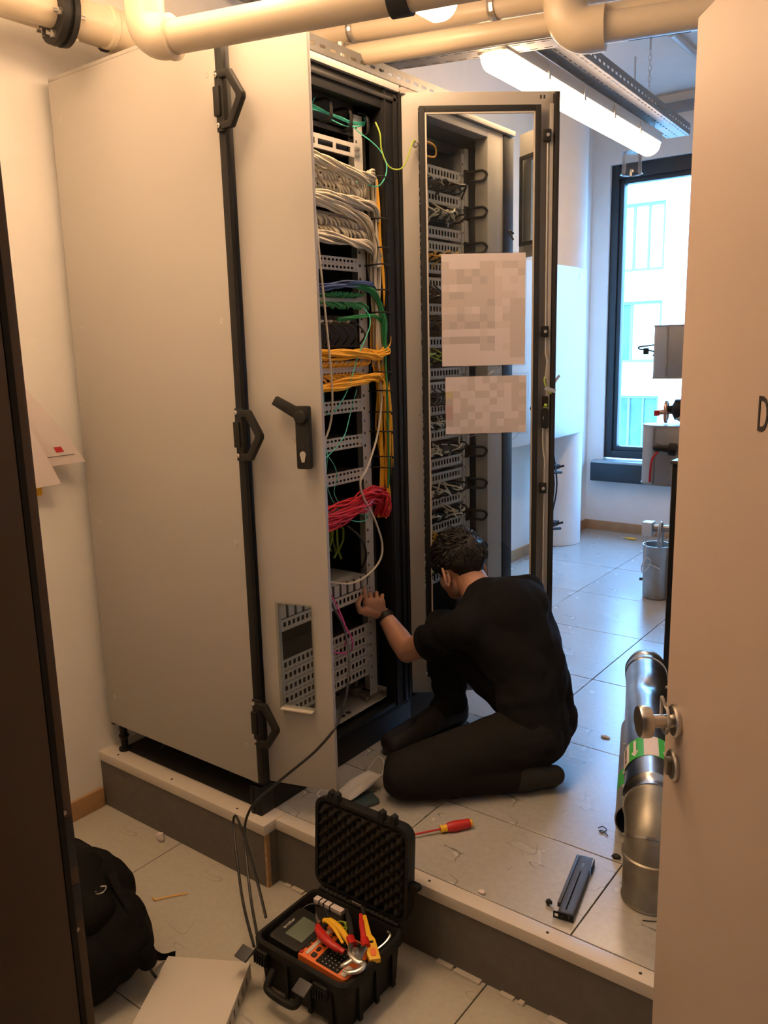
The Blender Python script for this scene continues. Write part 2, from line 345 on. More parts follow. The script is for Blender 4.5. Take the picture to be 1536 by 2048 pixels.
# round plaster column by the window
mb = MB().lathe((-.841, 3.93, .002), (0,0,1), [(0, .18), (ZC-.006, .18)], 64); struct('pillar', mb, 'wall', smooth=True)
# the building across the street
fb = thing('office_building', 'white rendered office building with blue framed windows seen through the window', 'building', (-8, 26, -12))
FX = [(-12.2, -10.7), (-8.96, -7.46), (-5.7, -4.2)]; FZ = [(-2.3, -.38), (.72, 2.70), (3.66, 5.78)]
uc = [(18, 0)]; px = -30.2
uc = [(FX[0][0]+30, 0)]
for i, (a, b) in enumerate(FX): uc += [(b-a, 1), ((FX[i+1][0]-b) if i < 2 else 64, 0)]
vc = [(FZ[0][0]+12, 0)]
for i, (a, b) in enumerate(FZ): vc += [(b-a, 1), ((FZ[i+1][0]-b) if i < 2 else 8, 0)]
obj('facade_wall', MB().slots((-30, 25.7, -12), (1,0,0), (0,0,1), uc, vc, -.35), 'facade', fb)
for z in (0.55, 3.4): obj('ledge', one(-30, 60, 25.62, 25.7, z, z+.07), 'facade', fb)
for (a, b) in FX:
    for (c, d) in FZ:
        mb = MB(); t = .09
        for q in ((a, a+t, c, d), (b-t, b, c, d), (a+t, b-t, c, c+t), (a+t, b-t, d-t, d), (a+.42, a+.50, c+t, d-t)): mb.box(q[0], q[1], 25.80, 25.9, q[2], q[3])
        wf = obj('window', mb, 'fframe', fb); obj('pane', one(a+.02, a+.46, 25.86, 25.88, c+.02, d-.02), 'fglassl' if c > 3 else 'fglass', wf); obj('pane', one(a+.46, b-.02, 25.86, 25.88, c+.02, d-.02), 'fglassl' if c > 0 else 'fglass', wf)
        if c > 3 or c < 0: obj('transom', one(a+.92, a+.98, 25.80, 25.9, c+.09, d-.09), 'fframe', wf)
obj('roof_slab', one(-30, 60, 25.6, 30, 8, 8.3), 'facade', fb)
struct('ground', one(-60, 70, 4.8, 26, -9.2, -9), 'riser')

# ------------------------------------------------------------------ entrance door and its frame
mb = MB(); mb.box(.86, .915, -1.35, -1.182, ZF, 2.0); mb.box(.86, .90, -1.182, -1.154, ZF, 2.0)
mb.box(1.985, 2.03, -1.35, -1.182, ZF, 2.0); mb.box(.915, 1.985, -1.35, -1.182, 1.96, 2.0)
jb = struct('trim_6', mb, 'jamb', bevel=.002)
obj('gasket', MB().box(.90, .9155, -1.1815, -1.174, ZF, 1.96), 'rubber', jb)
for z0, z1 in ((.84, .907), (.765, .815)): obj('strike_plate', one(.9, .9018, -1.1745, -1.1555, z0, z1), 'plate', jb, bevel=.0006)
obj('strike_screw', MB().cyl((.901, -1.166, .755), (.9035, -1.166, .755), .003, 8), 'steel', jb)
obj('strike_screw', MB().cyl((.901, -1.166, .918), (.9035, -1.166, .918), .003, 8), 'steel', jb)
H0 = Vector((1.985, -1.13, 0)); E0 = Vector((1.349, -.273, 0)); dh = (E0-H0).normalized(); W0 = (E0-H0).length; nh = Vector((-dh.y, dh.x, 0))
if nh.dot(Vector((-.8,-.6,0))) < 0: nh = -nh
D3 = mtx((H0.x, H0.y, 0), dh, (0,0,1)); D3 = Matrix((( dh.x, nh.x, 0, H0.x), (dh.y, nh.y, 0, H0.y), (0, 0, 1, 0), (0,0,0,1)))
def dbox(*a):
    m_ = MB(); m_.M = D3; return m_.box(*a)
dr = struct('door_1', dbox(0, W0, -.042, 0, ZF+.008, 1.945), 'doorp', bevel=.002)
zk = .83; uk = W0-.055
mb = MB(); mb.M = D3; mb.lathe((uk, 0, zk), (0,1,0), [(0, 0), (0, .028), (.006, .028), (.009, .025), (.009, 0)], 28); ro = obj('rosette', mb, 'steel', dr, smooth=True)
mb = MB(); mb.M = D3; mb.lathe((uk, .009, zk), (0,1,0), [(0, .0115), (.036, .0115), (.037, .027), (.040, .028), (.054, .028), (.057, .026), (.057, 0)], 28); obj('knob', mb, 'steel', dr, smooth=True)
mb = MB(); mb.M = D3; mb.tube([(uk+.012, .016, zk+.02), (uk+.02, .02, zk+.035), (uk+.028, .018, zk+.02), (uk+.012, .022, zk-.012), (uk-.006, .02, zk-.02), (uk-.014, .018, zk), (uk-.002, .017, zk+.02)], .0028, 6, 4, True); obj('plastic_loop', mb, 'white', dr, smooth=True)
mb = MB(); mb.M = D3; mb.lathe((uk, 0, zk-.082), (0,1,0), [(0, 0), (0, .027), (.005, .027), (.008, .024), (.008, 0)], 28); r2 = obj('lock_rosette', mb, 'steel', dr, smooth=True)
mb = MB(); mb.M = D3; mb.prism([(.009*math.cos(a*PI/10), .009*math.sin(a*PI/10)+.006) for a in range(-1, 12)] + [(-.005, -.016), (.005, -.016)], (uk, .008, zk-.082), (-1,0,0), (0,0,1), .008); obj('lock_cylinder', mb, 'brass', r2)
ld = text('letter', 'D', .066, mtx((H0.x+dh.x*(W0-.306)+nh.x*.0004, H0.y+dh.y*(W0-.306)+nh.y*.0004, 1.371), -dh, (0,0,1)), 'dark', dr, .0006, .68)

# ------------------------------------------------------------------ ceiling lamps
def lamp(a, b, zc, label, group='strip lamps', wdt=.062):
    A, B = Vector((*a, zc)), Vector((*b, zc)); d = (B-A).normalized(); s = Vector((d.y, -d.x, 0)); L = (B-A).length
    t = thing('ceiling_lamp', label, 'lamp', tuple((A+B)/2 + Vector((0,0,.05))), group)
    k = 14
    prof = lambda sc: [(-wdt*sc, .006)] + [(-wdt*sc*math.cos(PI*i/k), -.058*sc*math.sin(PI*i/k)) for i in range(k+1)][1:-1] + [(wdt*sc, .006)]
    mb = MB(); vs = []; fs = []; rows = [(0, .62), (.012, .86), (.035, 1), (L-.035, 1), (L-.012, .86), (L, .62)]
    for q, sc in rows:
        for (u, h) in prof(sc): vs.append(A + d*q + s*u + Vector((0,0,h)))
    n = len(prof(1))
    for i in range(len(rows)-1):
        for j in range(n): fs.append([i*n+j, i*n+(j+1) % n, (i+1)*n+(j+1) % n, (i+1)*n+j])
    fs += [list(range(n)), list(range(len(vs)-n, len(vs)))]
    mb.add(vs, fs); obj('diffuser', mb, M['lamp'], t, smooth=True)
    mb = MB(); mb.M = Matrix(((d.x, s.x, 0, A.x), (d.y, s.y, 0, A.y), (0, 0, 1, A.z), (0,0,0,1))); mb.box(.004, L-.004, -wdt*1.02, wdt*1.02, .007, .062); hs = obj('housing', mb, 'lampw', t, bevel=.008)
    for q in (.2, .4, .6, .8):
        mb = MB(); mb.M = Matrix(((d.x, s.x, 0, A.x), (d.y, s.y, 0, A.y), (0, 0, 1, A.z), (0,0,0,1))); mb.box(q*L-.009, q*L+.009, wdt*1.02, wdt*1.02+.004, -.012, .045); obj('clip', mb, 'lampw', hs)
    return t
lamp((.100, 1.30), (.035, 3.22), 2.535, 'lit white strip lamp hanging under the perforated tray beside the window')
lamp((.245, -1.0), (.215, .80), 2.535, 'lit strip lamp above the open cabinet, only its rounded end in view')
lamp((-.70, -.62), (.55, -.62), 2.86, 'added strip lamp out of view, brightening the lower floor in front of the platform')  # added above the view to brighten the front bay and left wall
# hanging rods of the lamps
def rod(name, p0, p1, r, m, label, cat, **k): return tag(obj(name, MB().cyl(p0, p1, r, 10), m, None, True, loc=p0), label, cat, **k)

# perforated trays
def tray(p0, p1, wd, ht, label, name='cable_tray', flip=1, pitch=.055, lip=True):
    A, B = Vector(p0), Vector(p1); d = (B-A).normalized(); L = (B-A).length; s = Vector((d.y, -d.x, 0))*flip
    t = thing(name, label, 'cable tray', tuple((A+B)/2))
    n = int(L/pitch); uc = []
    for i in range(n): uc += [(pitch*.45, 0), (pitch*.55, 1)]
    uc.append((L-n*pitch, 0))
    m_ = max(1, round(wd/.045)); vc = [(.012, 0)]
    for i in range(m_): vc += [(.007, 1), ((wd-.024-.007*m_)/max(1, m_-1) if i < m_-1 else .012, 0)]
    obj('tray_bottom', MB().slots(A, d, s, uc, vc, .0015), 'tray', t, kind='stuff')
    for q in (0, sum(x[0] for x in vc)):
        obj('tray_side', MB().slots(A + s*q, d, (0,0,1), uc, [(ht*.35, 0), (ht*.2, 1), (ht*.45, 0)], .0015), 'tray', t, kind='stuff')
    return t
tray((.125, 1.42, 2.63), (.02, 3.52, 2.63), .13, .06, 'zinc perforated tray carrying the strip lamp by the window')
tray((-.33, .50, 2.44), (-.33, 1.62, 2.44), .15, .05, 'perforated zinc tray lying over the roofs of the two cabinets')
tray((-.40, 1.23, 2.555), (.98, 1.66, 2.555), .10, .055, 'perforated tray running crosswise between the two upper beige pipes', flip=1)
tray((-.72, .35, 2.78), (-.72, 1.0, 2.78), .34, .06, 'wide perforated tray high above the elbow of the front pipe')
tray((-.62, 1.28, 2.80), (1.6, 1.95, 2.80), .12, .06, 'perforated tray close to the ceiling behind the right pipe elbow')
tray((-.74, 2.0, 2.86), (.65, 2.42, 2.86), .16, .055, 'perforated tray near the ceiling behind the glass door top')

# beige pipes
PU = Vector((.9585, .285, 0))
def pipe(name, pts, r, label, m='pvc', n=24, rings=()):
    t = thing(name, label, 'pipe', tuple(pts[0]))
    obj('pipe_run', MB().tube(pts, r, n), m, t, smooth=True)
    for (p, d, rr, ln, mm) in rings:
        p, d = Vector(p), Vector(d).normalized()
        obj('collar', MB().lathe(p - d*ln/2, d, [(0, r*.98), (0, rr), (ln, rr), (ln, r*.98)], 28), mm, t, smooth=True)
    return t
def elbow(c, d0, d1, R, r, n=24, k=9):      # from c+d0*R round to c+d1*R
    c, d0, d1 = Vector(c), Vector(d0).normalized(), Vector(d1).normalized(); o = c + (d0+d1)*R
    return [o + (-d1*math.cos(PI/2*i/k) - d0*math.sin(PI/2*i/k))*R for i in range(k+1)]
E1 = Vector((-.003, -.223, 2.22)); PF = Vector((.963, .2705, 0))
t = pipe('front_pipe', [E1 + PF*.05, E1 + PF*2.3], .0385, 'thick beige pipe passing right in front of the open cabinet top', rings=[(E1+PF*.665, PF, .045, .045, 'rubber')])
mb = MB().tube([E1 + Vector((0,0,.5)), E1 + Vector((0,0,.10))], .040, 28); obj('riser_pipe', mb, 'pvc', t, smooth=True)
mb = MB().tube([E1 + Vector((0,0,.115))] + elbow(E1, (0,0,1), PF, .055, .06) + [E1 + PF*.075], .0475, 28); eb = obj('elbow', mb, 'pvc', t, smooth=True)
obj('elbow_rim', MB().lathe(E1 + PF*.066, PF, [(0, .0475), (.002, .0515), (.012, .0515), (.014, .039)], 32), 'pvc', eb, smooth=True)
p2a = Vector((-.85, .752, 2.6)); pipe('upper_pipe', [p2a, p2a + PU*3.2], .040, 'beige pipe crossing high behind the front pipe, topmost of the pair over the cabinet roof')
p3a = Vector((-.80, .711, 2.5)); pipe('lower_pipe', [p3a, p3a + PU*2.2], .037, 'beige pipe crossing just above the cabinet roof, lower of the rear pair')
E2 = Vector((.505, 1.065, 2.455))
t = pipe('right_pipe', [E2 + PU*.05, E2 + PU*1.9], .046, 'beige pipe leading from the right elbow towards the door')
mb = MB().tube([E2 + Vector((0,0,.66)), E2 + Vector((0,0,.13))], .056, 28); obj('riser_pipe', mb, 'pvc', t, smooth=True)
mb = MB().tube([E2 + Vector((0,0,.16))] + elbow(E2, (0,0,1), PU, .085, .06) + [E2 + PU*.13], .069, 28); obj('elbow', mb, 'pvc', t, smooth=True)
obj('blue_tape', MB().lathe(E2 + PU*.20, PU, [(0, .0475), (.19, .0475)], 20, 1.9, 3.2), 'cblue', t)
# pipes with the black flange, upper left
fp = Vector((-.565, -.085, 2.455))
t = thing('flanged_pipe', 'thick beige pipe with a black bolted flange under the ceiling at upper left', 'pipe', tuple(fp))
dy = Vector((.13, 1, -.02)).normalized()
obj('pipe_run', MB().cyl(fp - dy*.8, fp + dy*.55, .046, 24), 'pvc', t, smooth=True)
obj('flange', MB().lathe(fp - dy*.025, dy, [(0, .045), (0, .088), (.018, .09), (.02, .08), (.03, .08), (.032, .09), (.05, .088), (.05, .045)], 36), 'blackp', t, smooth=True)
obj('sleeve', MB().lathe(fp + dy*.025, dy, [(0, .056), (.12, .056), (.125, .062), (.14, .062), (.145, .056), (.33, .056)], 28), 'pvc', t, smooth=True)
_, fu, fv = MB().frame(fp, fp + dy)
for k in range(6):
    a = k*PI/3 + .3; q = fp + (fu*math.cos(a) + fv*math.sin(a))*.069
    mb = MB().cyl(q - dy*.05, q + dy*.045, .006, 8); mb.cyl(q - dy*.037, q - dy*.025, .011, 6); obj('bolt', mb, 'steel', t)
pipe('side_pipe', [(-.745, -1.1, 2.5), (-.745, 1.2, 2.5)], .034, 'narrower beige pipe running along the left wall below the flange', rings=[((-.745, .235, 2.5), (0,1,0), .042, .05, 'pvc'), ((-.745, .20, 2.5), (0,1,0), .0425, .012, 'rubber')])
# pipe clamps on a threaded rod
t = thing('pipe_clamp', 'chain of zinc pipe clamps on a threaded rod above the cabinet roof', 'clamp', (-.235, .85, ZC))
cl = lambda c, r: MB().tube([Vector(c) + PU*0 + Vector((-.285*0, math.cos(a)*r, math.sin(a)*r)) for a in [i*PI/12 for i in range(24)]], .006, 6, 0, True, 2.2)
c2 = p2a + PU*.62; c3 = p3a + PU*.575
obj('clamp_ring', cl(c2, .044), 'steel', t); obj('clamp_ring', cl(c3, .041), 'steel', t)
obj('threaded_rod', MB().cyl(c2 + Vector((0,0,.04)), (c2.x, c2.y, ZC), .005, 8), 'steel', t)
obj('link_nut', MB().cyl(c2 - Vector((0,0,.045)), (c3.x, c3.y, c3.z+.04), .0055, 6), 'steel', t)
obj('link_nut', MB().cyl(c3 + Vector((0,-.045,-.03)), c3 + Vector((0,-.045,.035)), .012, 6), 'steel', t)
t = thing('pipe_clamp', 'black and zinc pipe clamp on the upper pipe right of the strip lamp end', 'clamp', (.30, 1.1, ZC)); c4 = p2a + PU*1.14
obj('clamp_ring', cl(c4, .045), 'steel', t); obj('threaded_rod', MB().cyl(c4 + Vector((0,0,.04)), (c4.x, c4.y, ZC), .005, 8), 'steel', t)
# hanger, chain, conduits at the far ceiling
t = thing('hanger_strut', 'flat zinc strut hanging between the cross pipes over the cabinet', 'strut', (-.34, 1.2, ZC)); obj('strut', MB().slots((-.36, 1.215, 2.45), (1,0,0), (0,0,1), [(.012,0),(.012,1),(.012,0)], [(.03,0)] + [(.025,1),(.025,0)]*12 + [(.04,0)], .003), 'tray', t)
t = thing('lamp_chain', 'steel chain with a hook holding the far end of the strip lamp', 'chain', (.02, 3.3, ZC))
mb = MB()
for i in range(13):
    z = 3.02 - i*.027; k = i % 2
    mb.tube([Vector((.018 + (math.cos(a)*.008 if k else 0), 3.2 + (0 if k else math.cos(a)*.008), z + math.sin(a)*.017)) for a in [j*PI/5 for j in range(10)]], .0022, 5, 0, True)
obj('chain_links', mb, 'steel', t, kind='stuff')
obj('hook', MB().tube([(.018, 3.2, 2.70), (.018, 3.2, 2.665), (.05, 3.2, 2.65), (.055, 3.2, 2.58)], .004, 6, 5), 'steel', t, smooth=True)
obj('hook', MB().tube([(.018, 3.2, 2.665), (-.015, 3.2, 2.65), (-.02, 3.2, 2.58)], .004, 6, 5), 'steel', t, smooth=True)
obj('ceiling_hook', MB().tube([(.018, 3.2, ZC), (.018, 3.2, 3.03)], .006, 6), 'steel', t)
tag(obj('wall_duct', one(-.58, 1.4, YB-.07, YB, 2.99, 3.05), 'tray', None, bevel=.006, loc=(0, YB, 3.0)), 'flat grey cable duct running along the top of the window wall', 'cable duct')
tag(obj('conduit', MB().tube([(.13, 3.2, 3.09), (.115, 4.2, 3.09), (.11, 4.36, 3.06), (.11, 4.37, 2.985)], .02, 12, 5), 'white', None, True, loc=(.13, 3.7, 3.09)), 'white rigid conduit along the ceiling towards the window wall', 'conduit')
for k, lb in ((0, 'orange flexible conduit looping down from the ceiling, outer one'), (1, 'orange flexible conduit looping down from the ceiling, inner one')):
    y = 4.2 + k*.03; d = k*.025
    tag(obj('flexible_conduit', MB().tube([(.30, y, 3.05), (.22, y, 2.96), (.15+d, y, 2.90), (.14+d, y, 2.80), (.17+d, y, 2.74+d), (.32, y, 2.72+d), (.6, y, 2.73+d)], .011, 8, 6), 'orangec', None, True, loc=(.2, y, 2.9)), lb, 'conduit')
t = thing('conduit_saddle', 'small dark bracket holding the orange conduits at the ceiling', 'bracket', (.22, 4.3, ZC)); obj('bracket', one(.18, .36, 4.16, 4.26, 2.985, 3.005), 'galvd', t); obj('hanger', one(.26, .28, 4.2, 4.22, 3.0, ZC), 'galvd', t)
obj('ring', MB().tube([(.21, 4.215, 2.80), (.19, 4.215, 2.75), (.23, 4.215, 2.72), (.25, 4.215, 2.78), (.235, 4.215, 2.83)], .005, 6, 4, True), 'steel', t)
# ------------------------------------------------------------------ first network cabinet (open, worked on)
CT = 2.328
c1 = thing('network_cabinet', 'tall light grey network cabinet with narrow solid leaf open, man works in it', 'cabinet', (-.4, .4, 0))
obj('side_panel', one(-.79, -.006, 0, .012, .116, CT), 'grey', c1, bevel=.002)
for (x, z) in ((-.041, 2.203), (-.043, 1.553), (-.733, 1.554), (-.737, .895), (-.040, .901), (-.743, .229), (-.048, .235), (-.735, 2.211)):
    mb = MB().lathe((x, .0005, z), (0,-1,0), [(0, 0.0085), (.0012, .008), (.0012, .005), (.0004, .0045), (.0004, 0)], 18); obj('panel_screw', mb, 'rail', c1, smooth=True)
obj('back_panel', one(-.80, -.785, .012, .80, .1, CT), 'dark', c1)
obj('divider', one(-.78, -.07, .800, .806, .1, CT), 'dark', c1)
obj('roof', one(-.79, .0, .0, .806, CT, CT+.012), 'grey', c1, bevel=.003)
mb = MB(); mb.box(-.78, -.03, .012, .018, .118, CT-.004); obj('inner_lining', mb, 'dark', c1)
mb = MB(); mb.box(-.06, 0, .735, .836, .10, CT); mb.box(0, .004, .742, .752, .1, CT); mb.box(0, .006, .792, .812, .1, CT-.02); mb.box(0, .004, .824, .836, .1, CT); obj('frame_post', mb, 'blackm', c1, bevel=.002)
mb = MB(); mb.box(-.05, -.002, .013, .06, .1, CT); mb.box(-.004, .022, -.003, .012, .12, CT); obj('frame_post', mb, 'blackm', c1, bevel=.002)
mb = MB(); mb.box(-.05, -.002, .06, .735, 2.255, CT); mb.box(-.002, .006, .012, .82, 2.285, 2.30); obj('frame_header', mb, 'blackm', c1, bevel=.003)
obj('roof_edge', one(-.02, .012, .0, .82, CT-.008, CT+.014), 'grey', c1, bevel=.002)
mb = MB(); mb.box(-.05, .0, .06, .735, .10, .118); obj('frame_sill', mb, 'blackm', c1, bevel=.002)
mb = MB(); mb.box(-.02, .0, .06, .835, 0.0, .098); mb.box(0, .003, .06, .835, .086, .09); obj('plinth', mb, 'blackm', c1, bevel=.002)
mb = MB(); mb.box(-.045, .0, .0, .06, .0, .098); mb.box(-.045, -.03, -.003, .06, .0, .098); obj('plinth_corner', mb, 'blackm', c1, bevel=.003)
mb = MB().lathe((-.755, .03, .002), (0,0,1), [(0, .022), (.008, .022), (.008, .013), (.05, .013), (.052, .018), (.06, .018), (.06, .014), (.112, .014)], 20); obj('levelling_foot', mb, 'blackm', c1, smooth=True)
mb = MB()
for i in range(46):
    x = -.72 + random.random()*.66; y = .10 + random.random()*.35; a = random.random()*.5
    mb.tube([(x, y, .008), (x+a*.1, y+.05, .05+random.random()*.03), (x+.06, y+.2, .03), (x+.02, y+.3, .11)], .006, 5, 4)
obj('floor_cables', mb, 'dark', c1, kind='stuff')
mb = MB(); mb.box(-.77, -.05, .030, .42, .0012, .004); obj('base_shade', mb, 'dark', c1)  # dark sheet over the floor paints in the shade under the cabinet
mb = MB(); mb.box(-.76, -.02, .42, .425, .005, .1); obj('plinth_back', mb, 'dark', c1)
obj('top_shroud', one(-.125, -.12, .07, .73, 2.205, 2.32), 'shroud', c1)
# nineteen inch rails with square holes
for y, sg in ((.642, 1), (.115, -1)):
    n = 46; vc = [(.02, 0)] + [(.0095, 1), (.0349, 0)]*n
    mb = MB().slots((-.052, y, .165), (0,1,0), (0,0,1), [(.008, 0), (.0095, 1), (.0275, 0)], vc, .002); mb.box(-.11, -.052, (y+.043 if sg > 0 else y), (y+.045 if sg > 0 else y+.002), .165, 2.22)
    obj('mounting_rail', mb, 'rail', c1, kind='stuff')
# brush strip style dark channel beside the rail
mb = MB(); mb.box(-.14, -.075, .70, .735, .15, 2.25); obj('cable_channel', mb, 'dark', c1)
# cable shackles on the right rail
for i, z in enumerate((2.03, 1.895, 1.80, 1.745, 1.66, 1.585, 1.38, 1.315, 1.24, 1.17, 1.08, 1.04)):
    obj('cable_shackle', MB().tube([(-.05, .682, z), (.0, .684, z+.002), (.020, .690, z+.002), (.025, .712, z), (.020, .730, z-.003), (.012, .733, z-.010)], .0028, 6, 4), 'rubber', c1, smooth=True)
# bottom tray with lip and clamps
mb = MB(); mb.box(-.28, -.03, .10, .715, .138, .141); mb.box(-.28, -.03, .715, .718, .138, .178); mb.box(-.283, -.28, .10, .718, .138, .185)
br = obj('base_tray', mb, 'grey', c1, bevel=.001)
for (x, y) in ((-.06, .52), (-.06, .485), (-.09, .34), (-.20, .62)): obj('tray_hole', MB().cyl((x, y, .1411), (x, y, .1417), .011, 14), 'dark', br)
for (x, y) in ((-.13, .655), (-.17, .53)):
    mb = MB().lathe((x, y, .141), (0,0,1), [(0, .03), (.006, .03), (.008, .02), (.03, .02), (.034, .026), (.04, .026), (.04, 0)], 16); mb.cyl((x, y, .16), (x+.07, y-.02, .153), .008, 8); mb.box(x-.012, x+.012, y-.035, y+.035, .165, .18); mb.cyl((x, y, .18), (x, y, .20), .007, 6)
    obj('earth_clamp', mb, 'brass', c1, smooth=True)
for (x, y) in ((-.035, .7135), (-.10, .7135)):
    mb = MB().cyl((x, y, .16), (x, y-.012, .163), .008, 8); mb.cyl((x, y-.012, .163), (x-.006, y-.02, .171), .004, 6); obj('wing_bolt', mb, 'brass', c1)
# grip brackets at the hinge side
for zt in (2.197, 1.302, .405):
    g = zt - .145
    mb = MB(); mb.prism([(.022, 0), (.062, 0), (.108, .066), (.108, .078), (.062, .145), (.022, .145), (.022, .126), (.050, .126), (.084, .076), (.084, .068), (.050, .019), (.022, .019)], (0, -.003, g), (1,0,0), (0,0,1), .017); mb.box(-.001, .03, -.012, .0, g-.004, zt+.004); mb.box(-.004, .02, -.018, -.002, g+.035, g+.11)
    gr = obj('grip_bracket', mb, 'blackp', c1, bevel=.003)
    for z in (g+.012, zt-.008): obj('grip_screw', MB().lathe((.008, -.012, z), (0,-1,0), [(0, .0062), (.004, .0062), (.005, .004), (.002, .003), (.002, 0)], 12), 'steel', gr, smooth=True)
# narrow solid leaf, standing open
A1 = math.radians(17.07)
def LM(hx, hy, a): return Matrix(((math.cos(a), math.sin(a), 0, hx), (math.sin(a), -math.cos(a), 0, hy), (0, 0, 1, 0), (0, 0, 0, 1)))
L1 = LM(.02, .014, A1)
def lb(Mx): m_ = MB(); m_.M = Mx; return m_
mb = lb(L1); mb.slots((0, -.018, .118), (1,0,0), (0,0,1), [(.061, 0), (.109, 1), (.062, 0)], [(.262, 0), (.333, 1), (1.563, 0)], .018)
lf = obj('door', mb, 'grey', c1, bevel=.0015, label='narrow solid grey door leaf with a small window low down')
mb = lb(L1); mb.box(.055, .176, -.014, -.011, .374, .72); obj('window_pane', mb, 'tint', lf)
mb = lb(L1); mb.box(.061, .170, -.017, .002, .378, .3815); obj('window_ledge', mb, 'trim', lf)
mb = lb(L1); P = rrect(.043, .178, .006); mb.prism(P, (.1655, .0001, 1.134), (1,0,0), (0,0,1), -.02); es = obj('lock_plate', mb, 'blackp', lf, bevel=.003)
mb = lb(L1); th = math.radians(152)
mb.prism([(-.012, -.017), (.095, -.014), (.098, .013), (-.005, .017), (-.016, .0)], (.186, .020, 1.283), (math.cos(th), 0, math.sin(th)), (-math.sin(th), 0, math.cos(th)), .016); mb.lathe((.187, .018, 1.281), (0,1,0), [(0, .019), (.014, .019), (.016, .017), (.016, 0)], 20)
obj('swing_lever', mb, 'blackp', lf, bevel=.003)
mb = lb(L1); mb.prism([(.0095*math.cos(a*PI/10), .0095*math.sin(a*PI/10)) for a in range(-2, 13)] + [(-.0045, -.022), (.0045, -.022)], (.187, .0202, 1.176), (1,0,0), (0,0,1), -.003); obj('key_cylinder', mb, 'steel', lf)
mb = lb(L1); mb.box(.178, .192, .020, .0212, 1.192, 1.206); obj('lock_button', mb, 'rubber', lf)
# wide glass leaf, swung right round
A2 = math.radians(39.85); L2 = LM(.009, .825, A2); GW = .552
mb = lb(L2); mb.slots((0, -.024, .113), (1,0,0), (0,0,1), [(.066, 0), (.426, 1), (GW-.492, 0)], [(.077, 0), (2.087, 1), (.051, 0)], .024)
gd = obj('door', mb, 'grey', c1, bevel=.002, label='wide door leaf with a tall glass pane and black gasket')
mb = lb(L2); u0, u1, z0, z1, tk = .066, .492, .19, 2.277, .02
for q in ((u0, u0+tk, z0, z1), (u1-tk, u1, z0, z1), (u0+tk, u1-tk, z0, z0+tk), (u0+tk, u1-tk, z1-tk, z1)): mb.box(q[0], q[1], -.004, .007, q[2], q[3])
obj('gasket', mb, 'rubber', gd, bevel=.003)
mb = lb(L2)
for q in ((u0+tk, u0+tk+.006, z0+tk, z1-tk), (u1-tk-.004, u1-tk, z0+tk, z1-tk), (u0+tk, u1-tk, z1-tk-.006, z1-tk)): mb.box(q[0], q[1], -.006, .003, q[2], q[3])
obj('glazing_bead', mb, 'trim', gd)
mb = lb(L2); mb.box(u0+tk, u1-tk, -.012, -.008, z0+tk, z1-tk); obj('glass_pane', mb, 'tint', gd)
mb = lb(L2); mb.box(GW-.013, GW+.004, -.026, .012, .12, 2.318); obj('edge_seal', mb, 'rubber', gd, bevel=.003)
mb = lb(L2); mb.box(.522, .536, 0, .005, .16, 2.28); obj('inner_flange', mb, 'grey', gd, bevel=.002)
for z in (2.174, 1.508, .931):
    mb = lb(L2); mb.box(.500, .525, 0, .022, z-.02, z+.02); bk = obj('rod_guide', mb, 'blackp', gd, bevel=.003)
    mb = lb(L2); mb.lathe((.512, .022, z), (0,1,0), [(0, .006), (.003, .006), (.003, 0)], 12); obj('guide_screw', mb, 'steel', bk)
mb = lb(L2); mb.tube([(.515, .008, 2.15), (.516, .008, 1.56), (.516, .014, 1.43), (.522, .020, 1.40), (.519, .02, 1.385), (.516, .018, 1.34)], .0028, 6); mb.tube([(.510, .016, 1.20), (.510, .012, 1.12), (.512, .012, 1.075), (.518, .014, 1.04), (.518, .012, .95), (.518, .012, .5)], .0028, 6); obj('latch_rod', mb, 'rail', gd)
mb = lb(L2); mb.prism(rrect(.026, .075, .010), (.505, 0, 1.155), (1,0,0), (0,0,1), -.018); mb.box(.508, .527, 0, .022, 1.235, 1.275); obj('lock_case', mb, 'blackp', gd, bevel=.003)
mb = lb(L2); mb.tube([(.515, .022, 1.235), (.515, .03, 1.245)], .006, 8); mb.tube([(.514, .012, 1.345), (.513, .016, 1.325), (.523, .03, 1.295), (.535, .034, 1.285)], .0028, 6, 4); obj('earth_strap', mb, 'cgy', gd)
mb = lb(L2); mb.prism(rrect(.042, .014, .003), (.508, .032, 1.300), (.94, 0, -.34), (.34, 0, .94), -.003); obj('latch_tab', mb, 'steel', gd)
mb = lb(L2); mb.prism([(0, 0), (.012, .008), (.016, .05), (.006, .04), (-.006, .01)], (.478, -.045, 1.215), (1,0,0), (0,0,1), -.02); obj('outer_handle', mb, 'blackp', gd, bevel=.003)
mb = lb(L2); mb.prism([(0, 0), (.022, .03), (.018, .036), (-.004, .006)], (.556, -.02, 1.315), (1,0,0), (0,0,1), -.012); obj('cam_lever', mb, 'steel', gd)
mb = lb(L2); mb.lathe((.053, 0, 2.152), (0,1,0), [(0, .011), (.003, .011), (.006, .007), (.012, .006), (.012, 0)], 12); obj('earth_bolt', mb, 'steel', gd)
mb = lb(L2); mb.lathe((.052, 0, 1.218), (0,1,0), [(0, .004), (.008, .0035), (.008, 0)], 8); obj('stop_pin', mb, 'brass', gd)
mb = lb(L2); mb.box(.488, .494, .0001, .001, 2.296, 2.308); mb.box(.500, .506, .0001, .001, 2.296, 2.308); obj('edge_slot', mb, 'dark', gd)

